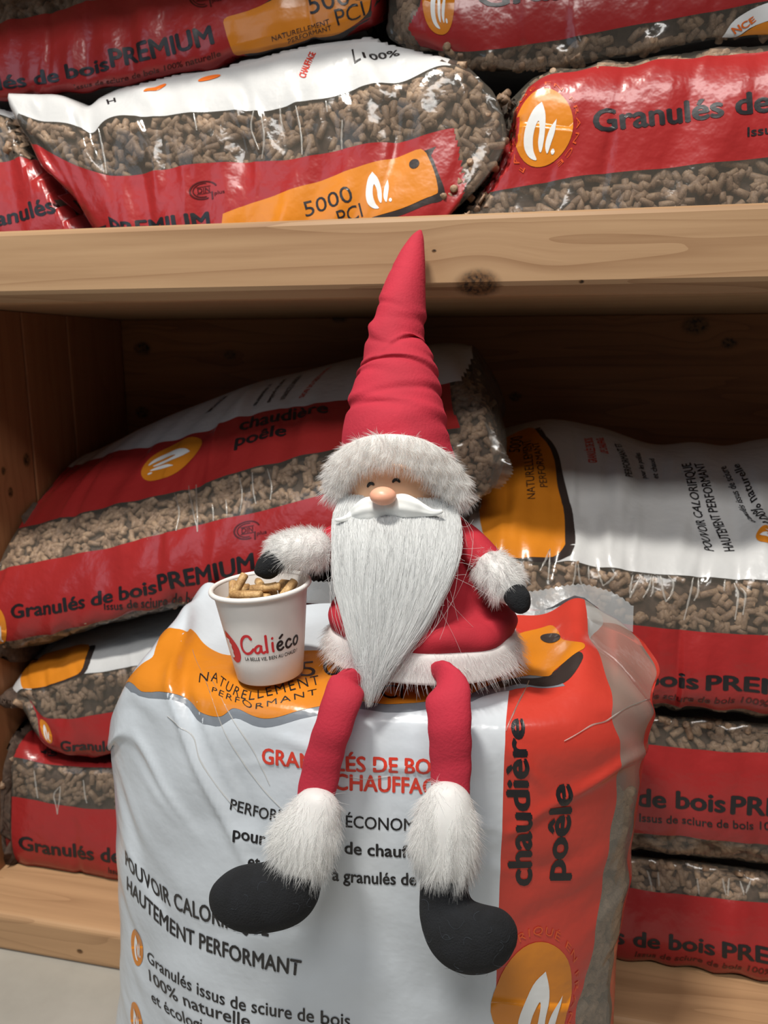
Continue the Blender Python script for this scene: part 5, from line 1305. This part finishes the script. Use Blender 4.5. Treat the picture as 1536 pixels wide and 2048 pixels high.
# coat
def rings(rows, n=64, wob=None):
    """stacked oval sections (z, x, y, rx, ry)"""
    r = np.array(rows, float); a = np.linspace(0, 2 * np.pi, n, endpoint=False)
    t = np.concatenate([[0], np.cumsum(np.abs(np.diff(r[:, 0])) + np.abs(np.diff(r[:, 3])))]); q = herm(t, r, np.linspace(0, t[-1], (len(r) - 1) * 6 + 1))
    W = 1 + (wob(q[:, :1], a[None]) if wob else 0 * q[:, :1])
    P = np.stack([q[:, 1:2] + q[:, 3:4] * np.cos(a) * W, q[:, 2:3] + q[:, 4:5] * np.sin(a) * W, q[:, :1] + 0 * a[None]], 2)
    V = P.reshape(-1, 3); F = grid_faces(len(q), n, wrap=True)[:, ::-1].tolist()
    V = np.concatenate([V, [P[0].mean(0)], [P[-1].mean(0)]]); N0 = len(q) * n
    for j in range(n):
        F.append([j, (j + 1) % n, N0]); F.append([(len(q) - 1) * n + (j + 1) % n, (len(q) - 1) * n + j, N0 + 1])
    F = [f[::-1] for f in F] if rows[0][0] > rows[-1][0] else F
    return V, F


SEAT = surf_top(-.0965, .615, .075)
cw = lambda z, a: .018 * np.sin(5 * a + z * 160) + .012 * np.sin(9 * a - z * 90)
V, F = rings([(.655, -.122, .648, .028, .026), (.645, -.121, .646, .040, .034), (.628, -.119, .642, .052, .042), (.605, -.114, .634, .060, .047), (.582, -.110, .628, .0645, .050), (.567, -.106, .624, .0665, .051),
              (.5635, -.104, .622, .069, .053), (.561, -.102, .620, .0765, .0595), (.553, -.100, .618, .0805, .0625), (.545, -.099, .617, .0790, .0615), (.540, -.098, .616, .074, .057), (SEAT + .010, -.097, .615, .070, .053), (SEAT + .003, -.097, .615, .062, .046)], wob=cw)
build('coat', V, F, VELD, doll)
V, F = rings([(.5435, -.098, .616, .0745, .0575), (.541, -.098, .616, .0800, .0615), (.534, -.098, .615, .0825, .0635), (.524, -.097, .614, .0840, .0645), (SEAT + .012, -.097, .613, .0835, .064), (SEAT + .008, -.097, .613, .078, .059)])
def out_down(P):
    d = np.stack([(P[:, 0] + .097) * 9, (P[:, 1] - .615) * 9, -.75 + 0 * P[:, 0]], 1); return d
fur_part('fur_hem', V, F, doll, 9000, .0095, out_down, 11, lift=.30, keep=lambda P, N: (P[:, 2] > SEAT + np.where(P[:, 1] > .62, .016, .010)) & (P[:, 1] < .645) & (N[:, 2] > -.6))

# head
HC = [(-0.1243,0.652,0.6524)][0]
bm = bmesh.new(); bmesh.ops.create_icosphere(bm, subdivisions=5, radius=1)
HV = np.array([v.co[:] for v in bm.verts]); HF = [tuple(v.index for v in f.verts) for f in bm.faces]; bm.free()
HR = np.array([.0500, .0480, .0560])
head = build('head', HV * HR + HC, HF, SKIN, doll)


def on_head(x, z, off=.0):
    k = 1 - ((x - HC[0]) / HR[0])**2 - ((z - HC[2]) / HR[2])**2
    return np.array([x, HC[1] - HR[1] * math.sqrt(max(k, .02)) - off, z])


for pts in ([(-0.1434,0.604,0.6638),(-0.1418,0.604,0.6663),(-0.1397,0.604,0.6672),(-0.1371,0.604,0.6661)], [(-0.1217,0.604,0.6687),(-0.1201,0.604,0.6708),(-0.1176,0.604,0.6709),(-0.1156,0.604,0.6689)]):
    q = np.array([on_head(x, z, .0004) for x, y, z in pts]); q = herm(range(4), q, np.linspace(0, 3, 13))
    V, F = tubes(q[None], np.array([.0006, .0010, .0012, .0013, .0013, .0013, .0013, .0013, .0013, .0013, .0012, .0010, .0006])[None], 8)
    build('eye', V, F, simple('eye_paint', srgb(24, 20, 20), .4, .02), head)
NC = [(-0.1256,0.587,0.6608)][0]
bm = bmesh.new(); bmesh.ops.create_icosphere(bm, subdivisions=4, radius=1)
SV = np.array([v.co[:] for v in bm.verts]); SF = [tuple(v.index for v in f.verts) for f in bm.faces]; bm.free()
build('nose', SV * [.0107, .0095, .0074] + NC, SF, NOSE, head)

# moustache: two grooved wings
gro = lambda s, a: .05 * np.sin(a * 7 + 2 * s) * np.clip(s * 4, 0, 1) * np.clip((1 - s) * 5, 0, 1)
so = Soup()
for pts in ([(-0.1273,0.597,0.6487,0.0069),(-0.1197,0.596,0.6509,0.0081),(-0.1113,0.595,0.6518,0.0096),(-0.1028,0.595,0.6505,0.008),(-0.0948,0.596,0.6486,0.0052),(-0.0866,0.595,0.6475,0.0028),(-0.0812,0.594,0.6484,0.002),(-0.0789,0.594,0.6493,0.0014)],
            [(-0.1232,0.597,0.6489,0.0069),(-0.1308,0.596,0.6483,0.0081),(-0.1389,0.595,0.6482,0.0097),(-0.1464,0.595,0.6454,0.0077),(-0.1534,0.596,0.6416,0.0045),(-0.1587,0.592,0.6397,0.0024),(-0.1632,0.59,0.639,0.0018),(-0.1657,0.59,0.6389,0.0012)]):
    V, F = loft_tube(pts, depth=.62, n=48, sub=8, disp=gro); so.add(V, F)
so.build('moustache', [RESIN], doll)

# beard: a soft body under many long hairs gathered to a point
EL = np.array([(-0.1669,0.622,0.6556),(-0.1745,0.612,0.6382),(-0.1696,0.592,0.6131),(-0.1644,0.578,0.5834),(-0.1531,0.566,0.5564),(-0.1433,0.556,0.5357),(-0.1357,0.548,0.5188),(-0.1307,0.54,0.5049)])
ER = np.array([(-0.0745,0.622,0.6582),(-0.0632,0.612,0.643),(-0.0603,0.592,0.623),(-0.0681,0.578,0.6018),(-0.0829,0.566,0.574),(-0.0995,0.556,0.5498),(-0.1125,0.548,0.5271),(-0.1211,0.54,0.505)])
k = np.linspace(0, 1, len(EL)); kk = np.linspace(0, 1, 40); bl, br = herm(k, EL, kk), herm(k, ER, kk)
na = 28; a = np.linspace(0, 2 * np.pi, na, endpoint=False)
mid = (bl + br) / 2; hw = np.linalg.norm(br - bl, axis=1) / 2 * .94
dp = np.interp(kk, [0, .08, .2, .45, .8, 1], [.014, .017, .022, .018, .010, .003])
Pb = mid[:, None] + np.stack([np.cos(a)[None] * hw[:, None], np.sin(a)[None] * dp[:, None], 0 * a[None] + 0 * hw[:, None]], 2)
so = Soup(); so.add(Pb[2:27].reshape(-1, 3), grid_faces(25, na, wrap=True)[:, ::-1], 0)
rb = np.random.default_rng(21)


def beard_pt(s, t, lift):
    """s down the beard 0..1, t across -1..1"""
    i = np.clip(s, 0, 1) * 39; j = np.minimum(i.astype(int), 38); f = (i - j)[..., None]
    m = mid[j] * (1 - f) + mid[j + 1] * f; w = hw[j] * (1 - f[..., 0]) + hw[j + 1] * f[..., 0]; d = dp[j] * (1 - f[..., 0]) + dp[j + 1] * f[..., 0]
    tt = np.clip(t, -1.15, 1.15)
    p = m.copy(); p[..., 0] += w * tt * 1.03; p[..., 1] -= d * np.sqrt(np.clip(1 - (tt * .96)**2, .02, 1)) + lift
    return p


def beard_hairs(n, s0, s1, rad, wild, lift, tmax=1.):
    t0 = rb.uniform(-tmax, tmax, n); st0 = rb.uniform(*s0, n); st1 = np.clip(st0 + rb.uniform(*s1, n), 0, 1.03 - .03 * rb.random(n) - .38 * np.abs(t0) * rb.random(n)**.5)
    x = np.linspace(0, 1, 9)[None]
    s = st0[:, None] + (st1 - st0)[:, None] * x
    lock = .05 * np.sin(t0 * 23)[:, None] * x                      # hairs lie in locks
    t = t0[:, None] * (1 - .10 * x) + lock + rb.normal(size=(n, 1)) * wild * x**2 + rb.normal(size=(n, 1)) * wild * .4 * np.sin(x * 3.1)
    l = rb.uniform(.2, 1, (n, 1)) * lift * (.25 + np.sin(x * 2.6))
    p = beard_pt(s, t, l)
    return tubes(p, (rad * (1 - .75 * x**2)) * rb.uniform(.7, 1.2, (n, 1)), 3)


for args in ((3000, (0, .07), (.2, .5), .00022, .05, .003), (6500, (0, .34), (.30, .66), .00022, .05, .003), (1500, (.25, .6), (.25, .42), .00020, .08, .003), (700, (.45, .8), (.3, .5), .00018, .30, .004), (170, (0, .5), (.35, .6), .00013, .35, .010)):
    V, F = beard_hairs(*args); so.add(V, F, 1)
# flyaway hairs at the sides
n = 26; sd = rb.choice([-1, 1], n); s0 = rb.uniform(.05, .55, n); p0 = beard_pt(s0, sd * .95, 0 * s0)
x = np.linspace(0, 1, 8)[None, :, None]; ln = (rb.uniform(.015, .038, n) * np.where(sd < 0, .25, 1))[:, None, None]
dv = np.stack([sd * rb.uniform(.3, 1, n), rb.uniform(-.5, .1, n), rb.uniform(-1.1, .4, n)], 1)[:, None]
cv = rb.normal(size=(n, 1, 3)) * .5
pts = p0[:, None] + ln * (dv * x + cv * x**2 * .7); pts[..., 1] = np.minimum(pts[..., 1], .60)
V, F = tubes(pts, .00009, 3); so.add(V, F, 1)
so.build('beard', [FURM, BEARD], doll)

# hat
HP_ = [(-0.1285,0.662,0.6685,0.0527),(-0.129,0.662,0.6774,0.0517),(-0.1303,0.664,0.6905,0.0486),(-0.1314,0.667,0.7012,0.0477),(-0.1332,0.676,0.7176,0.0446),(-0.1343,0.688,0.7414,0.0392),(-0.1356,0.697,0.7562,0.0354),(-0.1374,0.701,0.7651,0.0324),(-0.14,0.705,0.775,0.0284),(-0.1407,0.708,0.7831,0.027),(-0.1375,0.713,0.797,0.0243),(-0.1354,0.721,0.8219,0.0212),(-0.1316,0.728,0.8455,0.0161),(-0.1274,0.735,0.8674,0.0097),(-0.124,0.739,0.8798,0.0042),(-0.1228,0.7405,0.8835,0.0014)]


def hat_folds(s, a):
    f = 0
    for c, sl, w, h in ((.20, .05, .018, .05), (.27, -.03, .014, .035), (.335, .04, .013, .05), (.40, .03, .012, .06), (.455, -.09, .012, .15), (.485, .06, .012, .12), (.60, -.02, .016, .05), (.655, .03, .012, .045), (.80, .02, .012, .03), (.12, -.04, .02, .03)):
        x = (s - c - sl * np.cos(a)) / w
        h = h * 1.35; f = f - h * np.exp(-x**2) * (.55 + .45 * np.sin(a * 1 + c * 40)) + .5 * h * np.exp(-((x - 1.9) / 1.1)**2) * (.5 + .5 * np.sin(a + c * 40))
    return f + .012 * np.sin(a * 3 + s * 9)


V, F = loft_tube(HP_, depth=[.80, .80, .82, .9, .95, .95, .95, .9, .85], n=72, sub=14, disp=hat_folds)
V[:, 1] = np.minimum(V[:, 1], .7535)
hat = build('hat', V, F, VEL, doll)
TP = [(-0.1717,0.617,0.6537,0.0093),(-0.17,0.616,0.6676,0.0109),(-0.1618,0.61,0.6818,0.012),(-0.1462,0.604,0.6921,0.0122),(-0.1263,0.598,0.6969,0.012),(-0.1082,0.599,0.6961,0.0119),(-0.0921,0.604,0.6891,0.0128),(-0.0804,0.611,0.6767,0.0133),(-0.0724,0.614,0.6638,0.0126),(-0.0685,0.614,0.6532,0.0102)]
V, F = loft_tube(TP, depth=.55, n=36, sub=6)
def trim_comb(P):
    d = np.stack([(P[:, 0] - HC[0]) * 9, -.55 + 0 * P[:, 0], -.60 + 0 * P[:, 0]], 1); return d
fur_part('fur_trim', V, F, hat, 9500, .0092, trim_comb, 31, lift=.5, spread=.36, keep=lambda P, N: N[:, 1] < .6)

# arms
def limb(name, path, mat, parent, **k):
    V, F = blob([path], **k); return build(name, V, F, mat, parent)


arm = limb('arm', [(-0.0761,0.64,0.6228,0.0128),(-0.0661,0.628,0.6204,0.0138),(-0.0542,0.614,0.6146,0.0139),(-0.0409,0.603,0.6047,0.0137)], VELD, doll, smooth_it=6)
V, F = blob([[(-0.0385,0.598,0.6037,0.0144),(-0.0322,0.594,0.5986,0.0163),(-0.0247,0.59,0.5912,0.0142)]], smooth_it=8)
cd = np.array([(-0.0385,0.598,0.6037)][0]) - np.array([(-0.0198,0.59,0.585)][0])
CE = np.array([(-0.0198,0.59,0.585)][0]); CD = cd / np.linalg.norm(cd)
fur_part('fur_cuff', V, F, arm, 3600, .0078, -cd / np.linalg.norm(cd) * .6, 41, lift=.5, keep=lambda P, N: (N[:, 1] < .5) & ((P - CE) @ CD > .006))
V, F = blob([[(-0.0246,0.588,0.591,0.0086),(-0.0171,0.58,0.5854,0.0101),(-0.0154,0.579,0.5822,0.0089)], [(-0.0163,0.578,0.5881,0.0077),(-0.0118,0.577,0.5887,0.0046)]], smooth_it=6)
build('mitten', V, F, FELT, arm)
arm2 = limb('arm', [(-0.1667,0.64,0.6185,0.0132),(-0.1717,0.625,0.6159,0.0138),(-0.1787,0.61,0.6125,0.0136),(-0.1867,0.6,0.6102,0.0134)], VELD, doll, smooth_it=6)
V, F = blob([[(-0.1879,0.597,0.6117,0.0171),(-0.1972,0.592,0.6116,0.0175),(-0.2089,0.588,0.6111,0.0149)]], smooth_it=8)
fur_part('fur_cuff', V, F, arm2, 3800, .0078, (-.55, -.1, -.05), 42, lift=.5, keep=lambda P, N: (N[:, 1] < .5) & (P[:, 2] > .596))
V, F = blob([[(-0.2108,0.588,0.6068,0.01),(-0.2171,0.581,0.6031,0.0111),(-0.2212,0.58,0.5989,0.0107)], [(-0.2212,0.58,0.5989,0.0091),(-0.2279,0.58,0.5955,0.0058)]], smooth_it=6)
build('mitten', V, F, FELT, arm2)

# legs over the edge of the bag
lw = lambda s, a: .03 * np.sin(a * 2 + s * 9) + .02 * np.sin(s * 40 + a)
V, F = loft_tube([(-0.1428,0.57,0.5142,0.0122),(-0.1422,0.548,0.5194,0.0141),(-0.1431,0.527,0.5179,0.0148),(-0.1472,0.517,0.501,0.0147),(-0.1545,0.515,0.4767,0.0144),(-0.1598,0.513,0.4522,0.0145),(-0.1633,0.51,0.4316,0.0142)], depth=.55, n=40, sub=7, disp=lw)
leg1 = build('leg', V, F, VEL, doll)
V, F = loft_tube([(-0.0705,0.57,0.5216,0.0143),(-0.0666,0.546,0.5264,0.0167),(-0.0636,0.526,0.5232,0.0173),(-0.0611,0.517,0.5061,0.0164),(-0.0596,0.515,0.4795,0.015),(-0.0587,0.511,0.4537,0.0136)], depth=.5, n=40, sub=7, disp=lw)
leg2 = build('leg', V, F, VEL, doll)
V, F = blob([[(-0.1591,0.503,0.4323,0.0189),(-0.1627,0.5,0.422,0.0223),(-0.168,0.497,0.4089,0.025),(-0.1698,0.496,0.4016,0.0243)]], smooth_it=8, squash=.75)
fur_part('fur_cuff', V, F, leg1, 6000, .0098, (-.28, -.05, -.75), 51, lift=.35, keep=lambda P, N: N[:, 1] < .4)
V, F = blob([[(-0.0598,0.503,0.4496,0.0189),(-0.0606,0.499,0.4388,0.0224),(-0.0607,0.497,0.4219,0.0243),(-0.0605,0.496,0.4169,0.0236)]], smooth_it=8, squash=.75)
fur_part('fur_cuff', V, F, leg2, 6000, .0098, (0, -.05, -.8), 52, lift=.35, keep=lambda P, N: N[:, 1] < .4)
V, F = blob([[(-0.1723,0.495,0.3836,0.0183),(-0.1793,0.49,0.372,0.0251),(-0.1941,0.486,0.3657,0.0259),(-0.2107,0.482,0.3648,0.0244),(-0.2196,0.48,0.3644,0.019)]], smooth_it=12, squash=.85)
so = Soup(); so.add(V, F)
def lint(V, F, n, seed):
    r = np.random.default_rng(seed); T = tris(F); i = r.choice(len(T), n); P = V[T[i]].mean(1); nn = np.cross(V[T[i, 1]] - V[T[i, 0]], V[T[i, 2]] - V[T[i, 0]]); nn /= np.linalg.norm(nn, axis=1, keepdims=True)
    k = nn[:, 1] < -.1; P, nn = P[k], nn[k]; d = r.normal(size=P.shape); d -= nn * (d * nn).sum(1, keepdims=True)
    x = np.linspace(-1, 1, 8)[None, :, None]; p = P[:, None] + nn[:, None] * .0005 + d[:, None] * x * .0035 + np.cross(d, nn)[:, None] * (x**2 - .3) * .003
    return tubes(p, .00007, 3)
boot1 = build('boot', V, F, FELT, leg1)
lv, lf = lint(V, F, 40, 3); build('lint', lv, lf, simple('grey_lint', srgb(76, 84, 94), .9, .1), boot1)
V, F = blob([[(-0.0613,0.498,0.4014,0.0172),(-0.0604,0.496,0.3856,0.0183),(-0.056,0.49,0.3669,0.0212),(-0.0461,0.484,0.361,0.0253),(-0.032,0.478,0.3652,0.0234),(-0.0232,0.474,0.3741,0.0182)]], smooth_it=12, squash=.85)
boot2 = build('boot', V, F, FELT, leg2)
lv, lf = lint(V, F, 45, 4); build('lint', lv, lf, simple('grey_lint', srgb(76, 84, 94), .9, .1), boot2)
